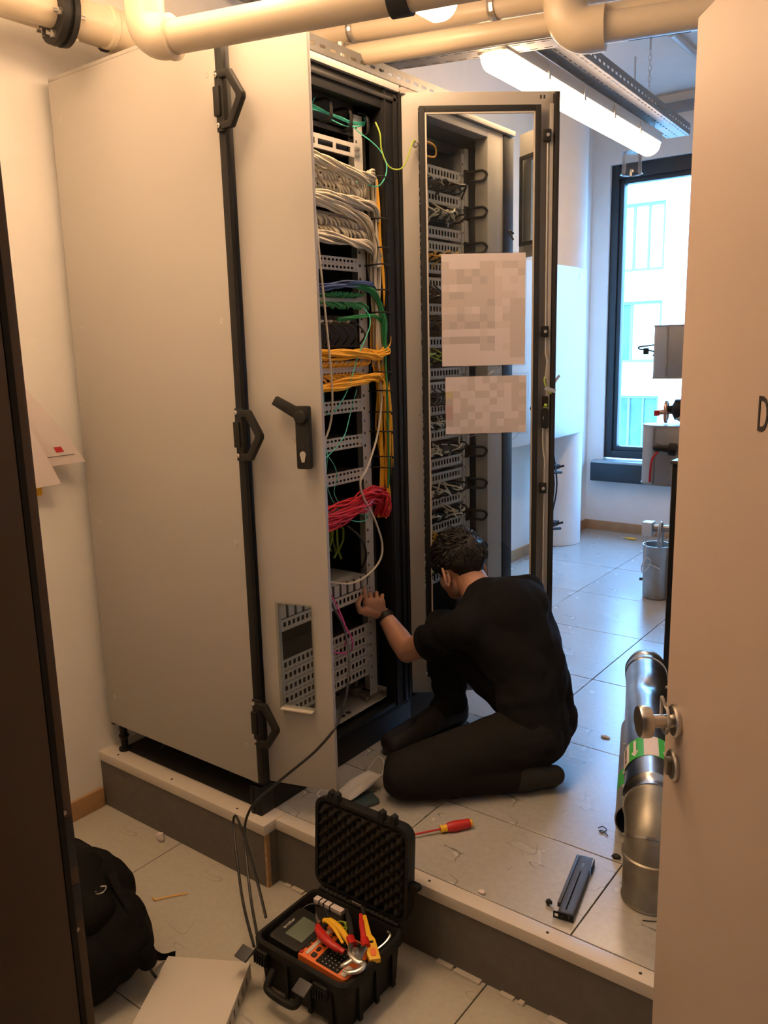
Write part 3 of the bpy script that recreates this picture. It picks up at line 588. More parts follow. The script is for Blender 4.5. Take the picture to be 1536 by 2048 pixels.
# papers taped to the glass leaf (print only legible as pale blocks)
def blockprint(name, nx, ny, u, z, wd, ht, cells, base, parent, n0):
    mb = lb(L2); mats = [base] + sorted({c for c in cells.values()}); 
    for i in range(nx):
        for j in range(ny):
            mb.cur = mats.index(cells.get((i, j), base)); mb.box(u + wd*i/nx, u + wd*(i+1)/nx, n0, n0+.0004, z + ht*(ny-1-j)/ny, z + ht*(ny-j)/ny)
    return obj(name, mb, mats, parent)
for k, v in (('pa', (.60, .53, .50)), ('pb', (.52, .46, .44)), ('pc', (.67, .59, .57)), ('pd', (.60, .52, .30)), ('pe', (.52, .36, .34))): M[k] = mat('paper_print_' + {'pa': 'pale', 'pb': 'mid', 'pc': 'light', 'pd': 'ochre', 'pe': 'rose'}[k], v, .85)
P1 = thing('taped_sheet', 'large pinkish paper sheet in a sleeve taped to the cabinet glass, upper one', 'paper sheet', tuple(L2 @ Vector((.29, .002, 1.39))))
mb = lb(L2); mb.box(.135, .449, -.0072, -.0060, 1.386, 1.792); obj('sleeve', mb, 'clear', P1)
rnd = random.Random(3); cells = {}
for j in range(1, 14):
    for i in range(11):
        q = rnd.random()
        if i < 7 and j in (2, 3, 5, 6, 8, 9, 11): cells[(i, j)] = 'pb' if (q < .55 and 0 < i) else 'pa'
        elif q < .3 or (i > 8 and j > 5): cells[(i, j)] = 'pa'
        elif q > .8: cells[(i, j)] = 'pc'
blockprint('sheet', 11, 15, .139, 1.392, .305, .395, cells, 'paper', P1, -.0058)
P2 = thing('taped_sheet', 'smaller landscape paper sheet in a clear sleeve taped to the cabinet glass, lower one', 'paper sheet', tuple(L2 @ Vector((.3, .002, 1.14))))
mb = lb(L2); mb.box(.142, .460, -.0072, -.0060, 1.136, 1.364); obj('sleeve', mb, 'clear', P2)
cells = {(0, 2): 'pd', (0, 3): 'pb', (0, 4): 'pe', (0, 5): 'pe', (0, 6): 'pb', (1, 5): 'pa', (1, 6): 'pa', (1, 2): 'pa', (10, 1): 'pc'}
for j in range(8):
    for i in range(2, 11):
        if rnd.random() < .35 + .03*j: cells[(i, j)] = 'pa'
        elif rnd.random() < .2: cells[(i, j)] = 'pc'
blockprint('sheet', 11, 8, .150, 1.143, .300, .210, cells, 'paper', P2, -.0058)
for (a, b, c, d, P) in ((.11, 1.395, .15, 1.365, P2), (.17, 1.362, .20, 1.378, P2), (.30, 1.356, .36, 1.39, P2), (.20, 1.12, .31, 1.15, P2), (.40, 1.115, .43, 1.145, P2)):
    mb = lb(L2); mb.tube([(a, -.0052, b), (c, -.0052, d)], .0016, 5); obj('tape_edge', mb, 'clear', P)

# ------------------------------------------------------------------ rack contents, first cabinet
def panel(name, label, cat, x, y0, z, h, rows, holes=24, m='rail', wd=.482, depth=.12, hole=.62, grp=None, hh=.36, marks=True):
    t = thing(name, label, cat, (x, y0+wd/2, z), grp)
    ear = .022; inn = wd - 2*ear; p = inn/holes; uc = [(ear + p*(1-hole)/2, 0)]
    for i in range(holes): uc += [(p*hole, 1), (p*(1-hole) if i < holes-1 else ear + p*(1-hole)/2, 0)]
    rh = h/rows; vc = []
    for r in range(rows): vc += [(rh*(1-hh)/2*1.1, 0), (rh*hh, 1), (rh*(1-hh)/2*.9, 0)]
    obj('front_plate', MB().slots((x, y0, z), (0,1,0), (0,0,1), uc, vc, .002), m, t, kind='stuff')
    mb = MB()
    for r in range(rows):
        for i in range(holes):
            yy = y0 + ear + p*(i+.5); zz = z + rh*r + rh*.5; mb.box(x-.012, x-.0015, yy-p*hole*.5, yy-p*hole*.32, zz-rh*hh*.5, zz+rh*hh*.5); mb.box(x-.012, x-.0015, yy-p*hole*.2, yy+p*hole*.2, zz-rh*hh*.45, zz-rh*hh*.28)
    obj('port_sockets', mb, 'blackp', t, kind='stuff')
    obj('housing', one(x-depth, x-.013, y0+ear*1.1, y0+wd-ear*1.1, z+.002, z+h-.002), 'dark', t)
    for yy in (y0+.009, y0+wd-.009):
        for zz in ((z+h*.2, z+h*.8) if h > .03 else (z+h/2,)): obj('panel_screw', MB().lathe((x+.002, yy, zz), (1,0,0), [(0, .0045), (.003, .004), (.003, 0)], 10), 'steel', t)
    if marks:
        mb = MB()
        for r in range(rows):
            for i in range(holes): yy = y0 + ear + p*(i+.5); mb.box(x+.002, x+.0023, yy-p*.12, yy+p*.12, z+rh*r+rh*.06, z+rh*r+rh*.11)
        obj('port_marks', mb, 'inkd', t, kind='stuff')
    return t
RX, RY = -.05, .159; U = .0445
t = thing('blanking_shelf', 'slotted light grey shelf front at the top of the open cabinet under the turquoise fibres', 'rack shelf', (RX, .4, 2.10)); 
obj('front_plate', MB().slots((RX, RY, 2.092), (0,1,0), (0,0,1), [(.03, 0)] + [(.075, 1), (.014, 0)]*4 + [(.075, 1), (.021, 0)], [(.012, 0), (.018, 1), (.014, 0)], .002), 'rail', t); obj('housing', one(RX-.2, RX-.01, RY+.02, RY+.46, 2.093, 2.132), 'dark', t)
mb = MB()
for y in (.645, .66): mb.cyl((RX+.004, y, 2.12), (RX+.008, y, 2.12), .006, 6); mb.cyl((RX+.004, y, 2.10), (RX+.008, y, 2.10), .006, 6)
obj('cage_nuts', mb, 'galvd', t)
for k, (y, zz) in enumerate(((.50, 2.215), (.60, 2.205), (.69, 2.20))):
    tag(obj('fibre_guide', MB().tube([(-.10, y, zz-.03), (-.06, y, zz-.035), (-.035, y+.004, zz-.03), (-.03, y+.006, zz), (-.04, y+.004, zz+.03), (-.10, y, zz+.035)], .009, 6, 4, False, .5), 'blackp', None, True, loc=(-.06, y, zz)), 'black fibre guide hook at the cabinet top, %s from the right post' % ('third', 'second', 'nearest')[k], 'cable guide', 'fibre guide hooks')
tag(obj('black_shelf', MB().box(-.40, -.06, .16, .64, 2.160, 2.175), 'blackm', None, loc=(-.2, .4, 2.16)), 'black shelf plate carrying the fibre guides near the cabinet top', 'rack shelf')
panel('patch_bay', 'patch panel with dense rows of white cords, uppermost in the open cabinet', 'patch panel', RX, RY, 1.968, .072, 2)
panel('patch_bay', 'patch panel with white cords between the two lower white cable bunches', 'patch panel', RX, RY, 1.838, .066, 2)
panel('network_switch', 'grey network switch below the lowest white cable bunch', 'network switch', RX, RY, 1.722, .044, 2, 22)
panel('network_switch', 'grey network switch with green cords plugged in', 'network switch', RX, RY, 1.603, .044, 2, 22)
panel('patch_bay', 'patch panel with rows of yellow cords', 'patch panel', RX, RY, 1.364, .06, 2)
panel('network_switch', 'grey network switch right below the yellow cable bunches', 'network switch', RX, RY, 1.247, .044, 2, 22)
panel('network_switch', 'grey network switch between two black gaps, middle of three below the yellow bunches', 'network switch', RX, RY, 1.122, .044, 2, 22)
panel('network_switch', 'grey network switch right above the red cable bunch', 'network switch', RX, RY, 1.002, .044, 2, 22)
panel('patch_bay', 'patch panel almost buried under the red cable bunch', 'patch panel', RX, RY, .885, .05, 2)
t = panel('patch_bay', 'grey panel touched by the fingers of the man', 'patch panel', RX+.006, RY, .562, .040, 1, 20, hh=.42)
t = thing('module_carrier', 'grey carrier box with pale module fronts above the panel the man touches', 'rack unit', (RX, .4, .604))
obj('carrier_box', MB().box(-.26, RX-.004, RY+.01, .635, .606, .648), 'rail', t, bevel=.002); mb = MB()
for i in range(12): mb.box(RX-.004, RX+.004, RY+.02+i*.039, RY+.02+i*.039+.026, .604, .646)
obj('module_fronts', mb, 'rail', t, kind='stuff'); mb = MB()
for i in range(12): mb.box(RX-.004, RX+.0005, RY+.047+i*.039, RY+.058+i*.039, .605, .645)
obj('module_gaps', mb, 'dark', t, kind='stuff')
names5 = ('topmost', 'second', 'third', 'fourth', 'lowest')
for i in range(5): panel('patch_bay', 'light grey keystone panel, %s of the five stacked low in the open cabinet' % names5[i], 'patch panel', RX, RY, .462 - (i+1)*.0412, .039, 1, 20, hh=.46, grp='keystone panels')
t = thing('media_converter', 'black device with small white plugs between green and yellow cords', 'network device', (RX, .4, 1.47)); obj('case', one(-.30, RX-.01, RY, .64, 1.47, 1.575), 'dark', t)
mb = MB()
for i in range(9): mb.box(RX-.01, RX+.012, .20+i*.045, .215+i*.045, 1.545, 1.56)
obj('plugs', mb, 'cwhite', t, kind='stuff'); mb = MB()
for i in range(9): mb.tube([(RX+.01, .207+i*.045, 1.55), (RX+.04, .22+i*.045, 1.545), (RX+.05, .25+i*.045, 1.51), (RX, .28+i*.045, 1.48)], .003, 6, 4)
obj('leads', mb, 'cblk', t, kind='stuff')

def cords(name, label, z, m, n=22, dz=-.022, dy=.03, out=.046, y0=.19, y1=.615, x=RX):
    mb = MB(); rnd = random.Random(int(z*1000))
    for i in range(n):
        y = y0 + (y1-y0)*i/(n-1); j = rnd.uniform(-.004, .004); s = dy + rnd.uniform(-.01, .01)
        mb.box(x, x+.018, y-.0045, y+.0045, z-.004, z+.004)
        mb.tube([(x+.014, y, z), (x+out*.8, y+s*.25, z+dz*.1+j), (x+out+j, y+s*.65, z+dz*.55), (x+out*.75, y+s*1.2, z+dz)], .0041, 6, 3)
    return tag(obj(name, mb, m, None, True, kind='stuff', loc=(x, .4, z)), label, 'patch cords')
cords('patch_cables', 'short white cords plugged in a row, first row under the top white bunch', 2.025, 'cwhite', dz=-.03, dy=.035)
cords('patch_cables', 'short white cords plugged in a row, second row under the top white bunch', 1.990, 'cwhite', dz=-.030, dy=.03)
cords('patch_cables', 'short white cords plugged in a row, upper row below the third white bunch', 1.884, 'cwhite', dz=-.028, dy=.03)
cords('patch_cables', 'short white cords plugged in a row, directly above the lowest white bunch', 1.852, 'cwhite', dz=-.03, dy=.035)
cords('patch_cables', 'green cords plugged in the upper ports of a grey switch', 1.637, 'cgreen', 12, .012, .03, .034, .44, .60)
cords('patch_cables', 'green cords plugged in the lower ports of a grey switch', 1.615, 'cgreen', 13, -.018, .035, .036, .42, .61)
cords('patch_cables', 'short yellow cords plugged in the upper port row', 1.408, 'cyel', 24, .014, .03)
cords('patch_cables', 'short yellow cords plugged in the lower port row', 1.378, 'cyel', 24, -.026, .036)
def bun(name, label, pts, n, R, r, m, **k): return tag(obj(name, bundle(pts, n, R, r, **k), m, None, True, kind='stuff', loc=pts[len(pts)//2]), label, 'cable bunch')
bx_ = -.008
bun('cable_bunch', 'thick white cable bunch, topmost in the open cabinet', [(bx_, .17, 2.045), (bx_+.01, .32, 2.046), (bx_+.01, .45, 2.036), (bx_+.008, .58, 2.028), (bx_, .67, 2.028), (-.03, .715, 2.045)], 24, .0165, .0036, 'cwhite', twist=1.6, seed=1)
bun('cable_bunch', 'white cable bunch, second from the top of the open cabinet', [(bx_, .17, 1.922), (bx_+.01, .32, 1.932), (bx_+.012, .45, 1.936), (bx_+.01, .58, 1.934), (bx_, .68, 1.935), (-.02, .72, 1.90)], 20, .0145, .0036, 'cwhite', twist=1.8, seed=2)
bun('cable_bunch', 'white cable bunch drooping into the vertical strand, third from the top', [(bx_, .17, 1.925), (bx_+.01, .35, 1.924), (bx_+.012, .48, 1.914), (bx_+.01, .58, 1.895), (bx_+.005, .65, 1.86), (-.01, .69, 1.80), (-.015, .705, 1.74)], 20, .0155, .0036, 'cwhite', twist=1.5, seed=3)
bun('cable_bunch', 'white cable bunch, lowest of the white ones', [(bx_, .17, 1.798), (bx_+.01, .32, 1.812), (bx_+.012, .46, 1.815), (bx_+.008, .58, 1.808), (bx_, .66, 1.80), (-.015, .71, 1.77)], 20, .0145, .0036, 'cwhite', twist=1.7, seed=4)
bun('cable_bunch', 'blue cords reaching across below the first grey switch', [(bx_-.01, .30, 1.645), (bx_, .42, 1.662), (bx_, .52, 1.675), (bx_, .62, 1.685), (-.02, .69, 1.68)], 8, .012, .003, 'cblue', twist=.8, seed=5)
bun('cable_bunch', 'dark green cords bending down at the rail beside the green plugs', [(-.02, .56, 1.672), (bx_, .62, 1.665), (bx_, .68, 1.64), (-.004, .712, 1.58), (-.006, .722, 1.50), (-.006, .724, 1.44)], 9, .011, .0036, 'cgreen', twist=.6, seed=6)
bun('cable_bunch', 'short green cords leaving the rail below the green plugs', [(-.03, .50, 1.563), (-.01, .58, 1.568), (-.005, .66, 1.574), (-.01, .71, 1.56)], 5, .007, .003, 'cgreen', twist=.6, seed=16)
bun('cable_bunch', 'yellow cable bunch, upper of the two', [(bx_, .17, 1.455), (bx_+.01, .32, 1.452), (bx_+.012, .46, 1.446), (bx_+.01, .60, 1.442), (bx_, .68, 1.438), (-.01, .735, 1.46), (-.02, .755, 1.52)], 20, .0165, .0036, 'cyel', twist=1.7, seed=7)
bun('cable_bunch', 'yellow cable bunch, lower of the two', [(bx_, .17, 1.325), (bx_+.01, .32, 1.334), (bx_+.012, .46, 1.344), (bx_+.012, .58, 1.358), (bx_+.005, .66, 1.363), (-.01, .705, 1.35), (-.015, .715, 1.30)], 20, .0165, .0036, 'cyel', twist=1.6, seed=8)
bun('cable_bunch', 'red cable bunch across the middle of the open cabinet', [(bx_, .17, .895), (bx_+.01, .32, .905), (bx_+.012, .45, .918), (bx_+.01, .56, .935), (bx_, .64, .945), (-.02, .70, .93), (-.03, .71, .86)], 44, .032, .0034, 'cred', twist=1.2, seed=9)
bun('cable_bunch', 'thin red cords sagging below the red bunch', [(bx_, .17, .855), (bx_, .32, .866), (bx_, .45, .885), (bx_, .56, .91)], 14, .014, .0032, 'cred', twist=.8, seed=10)
bun('cable_bunch', 'vertical white cable strand beside the right rail', [(-.035, .700, 2.04), (-.03, .702, 1.85), (-.03, .704, 1.7), (-.03, .708, 1.5), (-.035, .712, 1.40)], 16, .018, .0036, 'cwhite', twist=.3, seed=11)
bun('cable_bunch', 'yellow vertical strand beside the white one in the upper half', [(-.02, .722, 2.03), (-.012, .720, 1.93), (-.012, .722, 1.82), (-.008, .732, 1.7), (-.012, .742, 1.55), (-.02, .745, 1.47)], 5, .007, .0036, 'cyel', twist=.3, seed=12)
bun('cable_bunch', 'yellow vertical strand running down the right rail in the lower half', [(-.03, .715, 1.58), (-.02, .712, 1.40), (-.015, .712, 1.25), (-.015, .715, 1.1), (-.02, .720, .95), (-.035, .72, .85)], 20, .020, .0036, 'cyel', twist=.3, seed=13)
bun('cable_bunch', 'yellow cords standing forward of the right rail, lower half', [(-.01, .735, 1.40), (.0, .742, 1.28), (.0, .744, 1.1), (-.005, .745, .95), (-.02, .742, .75)], 5, .006, .0036, 'cyel', twist=.3, seed=14)
bun('cable_bunch', 'single dark green strand among the yellow vertical cords', [(-.006, .724, 1.45), (.004, .716, 1.35), (.006, .716, 1.2), (.004, .72, 1.05), (-.01, .73, .95)], 3, .004, .0036, 'cgreen', twist=.3, seed=15)
bun('cable_bunch', 'dim tangle of yellowish cords in the dark gap below the red bunch', [(-.25, .25, .72), (-.28, .40, .80), (-.26, .52, .84), (-.2, .60, .80), (-.22, .62, .70)], 14, .05, .004, 'cgy', twist=1.5, seed=17)
bun('cable_bunch', 'fine turquoise fibre bunch strung along the cabinet top', [(-.05, .40, 2.215), (-.05, .50, 2.205), (-.05, .60, 2.200), (-.05, .70, 2.205)], 7, .006, .0016, 'cteal', twist=1, seed=18)
# ------------------------------------------------------------------ single loose cords
W_LOOSE1 = [(-0.020, 0.383, 1.965), (0.010, 0.363, 1.888), (0.020, 0.366, 1.739), (0.020, 0.381, 1.588), (0.020, 0.396, 1.431), (0.020, 0.401, 1.303), (0.010, 0.396, 1.221), (0.000, 0.366, 1.153)]
W_LOOSE2 = [(-0.010, 0.693, 1.409), (0.000, 0.692, 1.283), (0.010, 0.650, 1.163), (0.020, 0.575, 1.058), (0.020, 0.534, 1.016), (0.020, 0.545, 0.961), (0.020, 0.604, 0.874), (0.020, 0.647, 0.774), (0.020, 0.633, 0.712), (0.020, 0.557, 0.673), (0.010, 0.470, 0.662), (0.000, 0.364, 0.694)]
T_TOP = [(-0.050, 0.432, 2.202), (-0.050, 0.499, 2.205), (-0.040, 0.586, 2.200), (-0.030, 0.638, 2.171), (-0.010, 0.692, 2.141), (0.000, 0.727, 2.114), (0.010, 0.741, 2.075), (0.010, 0.730, 2.033), (0.000, 0.700, 2.002), (-0.020, 0.657, 2.007), (-0.045, 0.635, 2.015)]
T_TOP2 = [(-0.060, 0.464, 2.244), (-0.050, 0.442, 2.213), (-0.050, 0.523, 2.205), (-0.050, 0.624, 2.201), (-0.050, 0.705, 2.216), (-0.060, 0.705, 2.235)]
T_TOP3 = [(-0.050, 0.522, 2.190), (-0.050, 0.597, 2.183), (-0.050, 0.664, 2.193), (-0.050, 0.705, 2.212)]
T_MID = [(-0.040, 0.603, 1.613), (-0.020, 0.616, 1.607), (0.000, 0.633, 1.577), (0.010, 0.625, 1.543), (0.010, 0.603, 1.506), (0.010, 0.551, 1.435), (0.010, 0.507, 1.354), (0.010, 0.472, 1.306), (0.010, 0.418, 1.264), (0.000, 0.397, 1.255), (-0.040, 0.426, 1.263)]
T_LOW = [(-0.030, 0.590, 1.324), (0.000, 0.513, 1.244), (0.010, 0.471, 1.184), (0.010, 0.422, 1.144), (0.000, 0.363, 1.106)]
T_L1 = [(-0.030, 0.402, 1.391), (-0.010, 0.395, 1.319), (-0.010, 0.381, 1.222), (-0.010, 0.389, 1.139), (-0.010, 0.432, 1.083), (-0.020, 0.457, 1.036), (-0.030, 0.450, 0.984), (-0.030, 0.479, 0.936)]
T_L2 = [(-0.030, 0.400, 1.359), (-0.010, 0.376, 1.255), (-0.010, 0.381, 1.173), (-0.010, 0.400, 1.121), (-0.010, 0.388, 1.038), (-0.020, 0.422, 0.972), (-0.030, 0.448, 0.950)]
T_RED = [(-0.020, 0.474, 0.917), (-0.010, 0.493, 0.888), (0.000, 0.535, 0.870), (0.000, 0.583, 0.867), (-0.010, 0.605, 0.876), (-0.030, 0.588, 0.885)]
EARTH = [(-0.020, 0.724, 2.212), (0.000, 0.721, 2.172), (0.000, 0.728, 2.122), (0.010, 0.746, 2.076), (0.020, 0.776, 2.064), (0.040, 0.792, 2.070), (0.050, 0.812, 2.107), (0.055, 0.830, 2.151), (0.055, 0.846, 2.163), (0.050, 0.859, 2.152)]
BLACKC = [(-0.030, 0.395, 0.637), (0.020, 0.378, 0.584), (0.060, 0.375, 0.526), (0.120, 0.320, 0.462), (0.180, 0.236, 0.401), (0.230, 0.149, 0.371), (0.270, 0.060, 0.354), (0.226, 0.020, 0.286), (0.145, -0.030, 0.202), (0.061, -0.070, 0.115), (0.029, -0.085, 0.060), (0.027, -0.100, 0.008), (0.084, -0.150, -0.037), (0.171, -0.220, -0.093), (0.265, -0.290, -0.116)]
BLACKC2 = [(0.283, -0.270, -0.069), (0.192, -0.210, -0.033), (0.084, -0.140, -0.008), (-0.018, -0.080, 0.016), (-0.041, -0.075, 0.028), (-0.045, -0.080, -0.003), (0.030, -0.140, -0.063), (0.149, -0.230, -0.113), (0.272, -0.310, -0.139)]
PINK1 = [(-0.040, 0.400, 0.652), (0.000, 0.386, 0.632), (0.020, 0.399, 0.578), (0.030, 0.412, 0.528), (0.010, 0.438, 0.474), (-0.030, 0.478, 0.421)]
PINK2 = [(-0.030, 0.386, 0.618), (0.000, 0.402, 0.579), (0.020, 0.418, 0.531), (0.030, 0.444, 0.476), (0.020, 0.460, 0.432), (-0.020, 0.485, 0.395)]
PINK3 = [(-0.030, 0.389, 0.536), (0.000, 0.373, 0.501), (0.010, 0.347, 0.470), (0.020, 0.360, 0.449), (0.010, 0.430, 0.417), (-0.030, 0.505, 0.388)]
PINK4 = [(0.000, 0.338, 0.485), (0.020, 0.340, 0.465), (0.020, 0.378, 0.438), (0.000, 0.447, 0.415)]
BLKMID = [(-0.060, 0.552, 0.844), (-0.030, 0.578, 0.806), (-0.020, 0.598, 0.761), (-0.020, 0.602, 0.722), (-0.050, 0.608, 0.670)]

def cord(name, label, pts, r, m, cat='cable', k=6): return tag(obj(name, MB().tube(pts, r, 8, k), m, None, True, loc=pts[0]), label, cat)
cord('loose_cable', 'single white cord hanging down behind the edge of the narrow door leaf', W_LOOSE1, .0036, 'cwhite')
cord('loose_cable', 'long white cord looping out of the cabinet down to the carrier box', W_LOOSE2, .0036, 'cwhite')
cord('fibre_cable', 'turquoise fibre arching from the cabinet top out past the right post', T_TOP, .0019, 'cteal')
cord('fibre_cable', 'turquoise fibre tied along the guide hooks at the cabinet top, upper strand', T_TOP2, .0019, 'cteal')
cord('fibre_cable', 'turquoise fibre tied along the guide hooks at the cabinet top, lower strand', T_TOP3, .0019, 'cteal')
cord('fibre_cable', 'turquoise fibre crossing the yellow bunches diagonally', T_MID, .0019, 'cteal')
cord('fibre_cable', 'turquoise fibre slanting over the middle grey switch', T_LOW, .0017, 'cteal')
cord('fibre_cable', 'thin turquoise fibre ending in the red bunch, right of a pair', T_L1, .0013, 'cteal')
cord('fibre_cable', 'thin turquoise fibre ending in the red bunch, left of a pair', T_L2, .0013, 'cteal')
cord('fibre_cable', 'small turquoise loop beside the red cable bunch', T_RED, .0017, 'cteal')
cord('earth_wire', 'green and yellow earth wire bridging the right post and the glass door', EARTH, .0027, 'cgy')
cord('power_cable', 'black cable running out of the cabinet over the door leaf to the tool case', BLACKC, .0042, 'cblk', k=8)
cord('power_cable', 'black cable looped over the platform edge beside the tool case', BLACKC2, .0042, 'cblk', k=8)
cord('patch_cable', 'pink cord hanging lowest left of the keystone panels', PINK3, .0030, 'cpink')
cord('patch_cable', 'pink cord ending in the topmost keystone panel', PINK1, .0030, 'cpink')
cord('patch_cable', 'pink cord with the widest loop over the keystone panels', PINK2, .0030, 'cpink')
cord('patch_cable', 'pink cord lying flat across the second keystone panel', PINK4, .0026, 'cpink')
cord('power_cable', 'short black cable in the dark gap below the red bunch', BLKMID, .004, 'cblk')
# ------------------------------------------------------------------ second cabinet, seen through the glass leaf
c2 = thing('network_cabinet', 'second light grey network cabinet seen through the open glass door', 'cabinet', (-.4, 1.25, 0))
obj('back_panel', one(-.80, -.785, .84, 1.66, .1, CT), 'dark', c2)
obj('side_panel', one(-.785, -.03, 1.64, 1.655, .1, CT), 'grey', c2)
obj('inner_side', one(-.60, -.075, 1.618, 1.63, .12, 2.28), 'greyd', c2)
obj('roof', one(-.79, .0, .838, 1.66, CT, CT+.012), 'grey', c2, bevel=.003)
obj('roof_edge', one(-.02, .012, .838, 1.66, CT-.006, CT+.014), 'grey', c2, bevel=.002)
mb = MB(); mb.box(-.06, 0, 1.445, 1.572, .10, CT-.01); obj('frame_post', mb, 'grey', c2, bevel=.003)
mb = MB(); mb.box(-.05, .004, 1.573, 1.658, .10, CT-.01); obj('frame_post', mb, 'blackm', c2, bevel=.003, label='black outer post of the frame')
mb = MB(); mb.box(-.05, 0, .84, .90, .10, CT-.01); obj('frame_post', mb, 'blackm', c2, bevel=.003)
mb = MB(); mb.box(-.06, 0, .90, 1.445, 2.285, CT-.01); obj('frame_header', mb, 'grey', c2, bevel=.003)
mb = MB(); mb.box(-.30, -.255, .90, 1.62, 2.29, CT-.012); obj('roof_rail', mb, 'rail', c2, bevel=.003)
obj('plinth', one(-.785, 0, .837, 1.66, .0, .098), 'blackm', c2, bevel=.002)
obj('frame_sill', one(-.785, 0, .84, 1.66, .1, .118), 'blackm', c2, bevel=.002)
n = 46
for y in (.868, 1.388):
    mb = MB().slots((-.092, y, .165), (0,1,0), (0,0,1), [(.006, 0), (.009, 1), (.008, 0)], [(.02, 0)] + [(.0095, 1), (.0349, 0)]*n, .002); mb.box(-.13, -.094, y, y+.002, .165, 2.22)
    obj('mounting_rail', mb, 'rail', c2, kind='stuff')
mb = MB(); mb.box(-.11, -.085, 1.408, 1.436, .13, 2.25); obj('rail_cover', mb, 'rail', c2, bevel=.002)
for i in range(14):
    z = 2.14 - i*.141
    mb = MB(); mb.tube([(-.085, 1.425, z+.018), (-.03, 1.43, z+.02), (-.012, 1.435, z+.018), (-.004, 1.445, z+.004), (-.012, 1.436, z-.016), (-.03, 1.43, z-.02), (-.085, 1.425, z-.018)], .006, 6, 3); mb.box(-.092, -.084, 1.405, 1.44, z-.028, z+.028)
    obj('cable_ring', mb, 'blackp', c2, smooth=True)
mb = MB(); mb.tube([(-.3, 1.60, 2.18), (-.25, 1.56, 2.16), (-.2, 1.52, 2.08), (-.22, 1.53, 1.98), (-.3, 1.60, 1.92)], .004, 6, 5); obj('earth_wire', mb, 'cgy', c2, smooth=True)
L3 = LM(.012, 1.652, math.radians(-29)); w3 = .235
mb = lb(L3); mb.slots((0, -.024, 1.83), (1,0,0), (0,0,1), [(.055, 0), (w3-.1, 1), (.045, 0)], [(.05, 0), (.34, 1), (.108, 0)], .024); d3 = obj('door', mb, 'grey', c2, bevel=.002)
mb = lb(L3)
for q in ((.045, .057, 1.872, 2.23), (w3-.047, w3-.035, 1.872, 2.23), (.057, w3-.047, 1.872, 1.887), (.057, w3-.047, 2.215, 2.23)): mb.box(q[0], q[1], -.003, .006, q[2], q[3])
obj('gasket', mb, 'rubber', d3); mb = lb(L3); mb.box(.05, w3-.04, -.014, -.011, 1.875, 2.23); obj('glass_pane', mb, 'tint', d3)
mb = lb(L3); mb.tube([(.01, .01, 1.93), (.018, .04, 1.94), (.04, .03, 1.90)], .004, 6, 4); obj('handle', mb, 'blackp', d3)
RX2, RY2 = -.09, .899
lab2 = ['topmost', 'second', 'third', 'fourth', 'fifth', 'sixth', 'seventh', 'eighth', 'ninth', 'tenth', 'eleventh', 'twelfth', 'thirteenth', 'fourteenth', 'fifteenth', 'sixteenth', 'seventeenth', 'eighteenth']
zs2 = [2.13, 2.035, 1.905, 1.85, 1.77, 1.71, 1.61, 1.48, 1.355, 1.30, 1.21, 1.105, .985, .925, .82, .715, .60, .50]
rnd = random.Random(21)
for i, z in enumerate(zs2):
    panel('patch_bay', 'pale patch panel behind the glass door, %s from the top of the second cabinet' % lab2[i], 'patch panel', RX2, RY2, z-.022, .044, 1, 20, grp='patch panels behind the glass', hh=.46)
gaps = [(2.08, 0), (1.97, 2), (1.81, 1), (1.66, 0), (1.55, 0), (1.42, 3), (1.25, 0), (1.16, 2), (1.045, 2), (.87, 2), (.77, 2), (.66, 1), (.55, 3)]
for i, (z, k) in enumerate(gaps):
    mb = MB(); mb.box(RX2-.10, RX2-.004, RY2+.03, RY2+.45, z-.022, z+.022)
    for q in range(7): 
        y = RY2+.06+q*.058; mb.tube([(RX2-.01, y, z-.015), (RX2+.03, y+.01, z-.02), (RX2+.05, y+.025, z), (RX2+.03, y+.045, z+.015), (RX2-.01, y+.05, z+.012)], .004, 5, 3)
    tag(obj('cable_manager', mb, 'blackp', None, True, loc=(RX2, 1.14, z)), 'black cable manager with finger loops behind the glass, %s from the top' % lab2[i], 'cable manager', 'cable managers behind the glass')
    mb = MB()
    for q in range(10):
        y = RY2 + .05 + rnd.random()*.3; e = .05 + rnd.random()*.09; r_ = rnd.uniform(.02, .07)
        mb.tube([(RX2, y, z+rnd.uniform(-.05, .05)), (RX2+r_, y+e*.3, z+rnd.uniform(-.01, .02)), (RX2+r_, y+e*.7, z+rnd.uniform(-.02, .02)), (RX2+.01, y+e, z+rnd.uniform(-.04, .04))], .0034, 5, 4)
    mt = ('cblk', 'cyel', 'cwhite', 'cgy')[k]; cn = ('black', 'yellow', 'white', 'green')[k]
    tag(obj('patch_cables', mb, mt, None, True, kind='stuff', loc=(RX2, 1.14, z)), '%s cords tangled over the cable manager %s from the top behind the glass' % (cn, lab2[i]), 'patch cords')
cord('patch_cable', 'yellow cord looped at the top behind the glass door', [(-.06, 1.0, 2.19), (-.04, 1.06, 2.21), (-.04, 1.12, 2.20), (-.05, 1.13, 2.17), (-.05, 1.06, 2.165), (-.06, 1.0, 2.175)], .004, 'cyel')

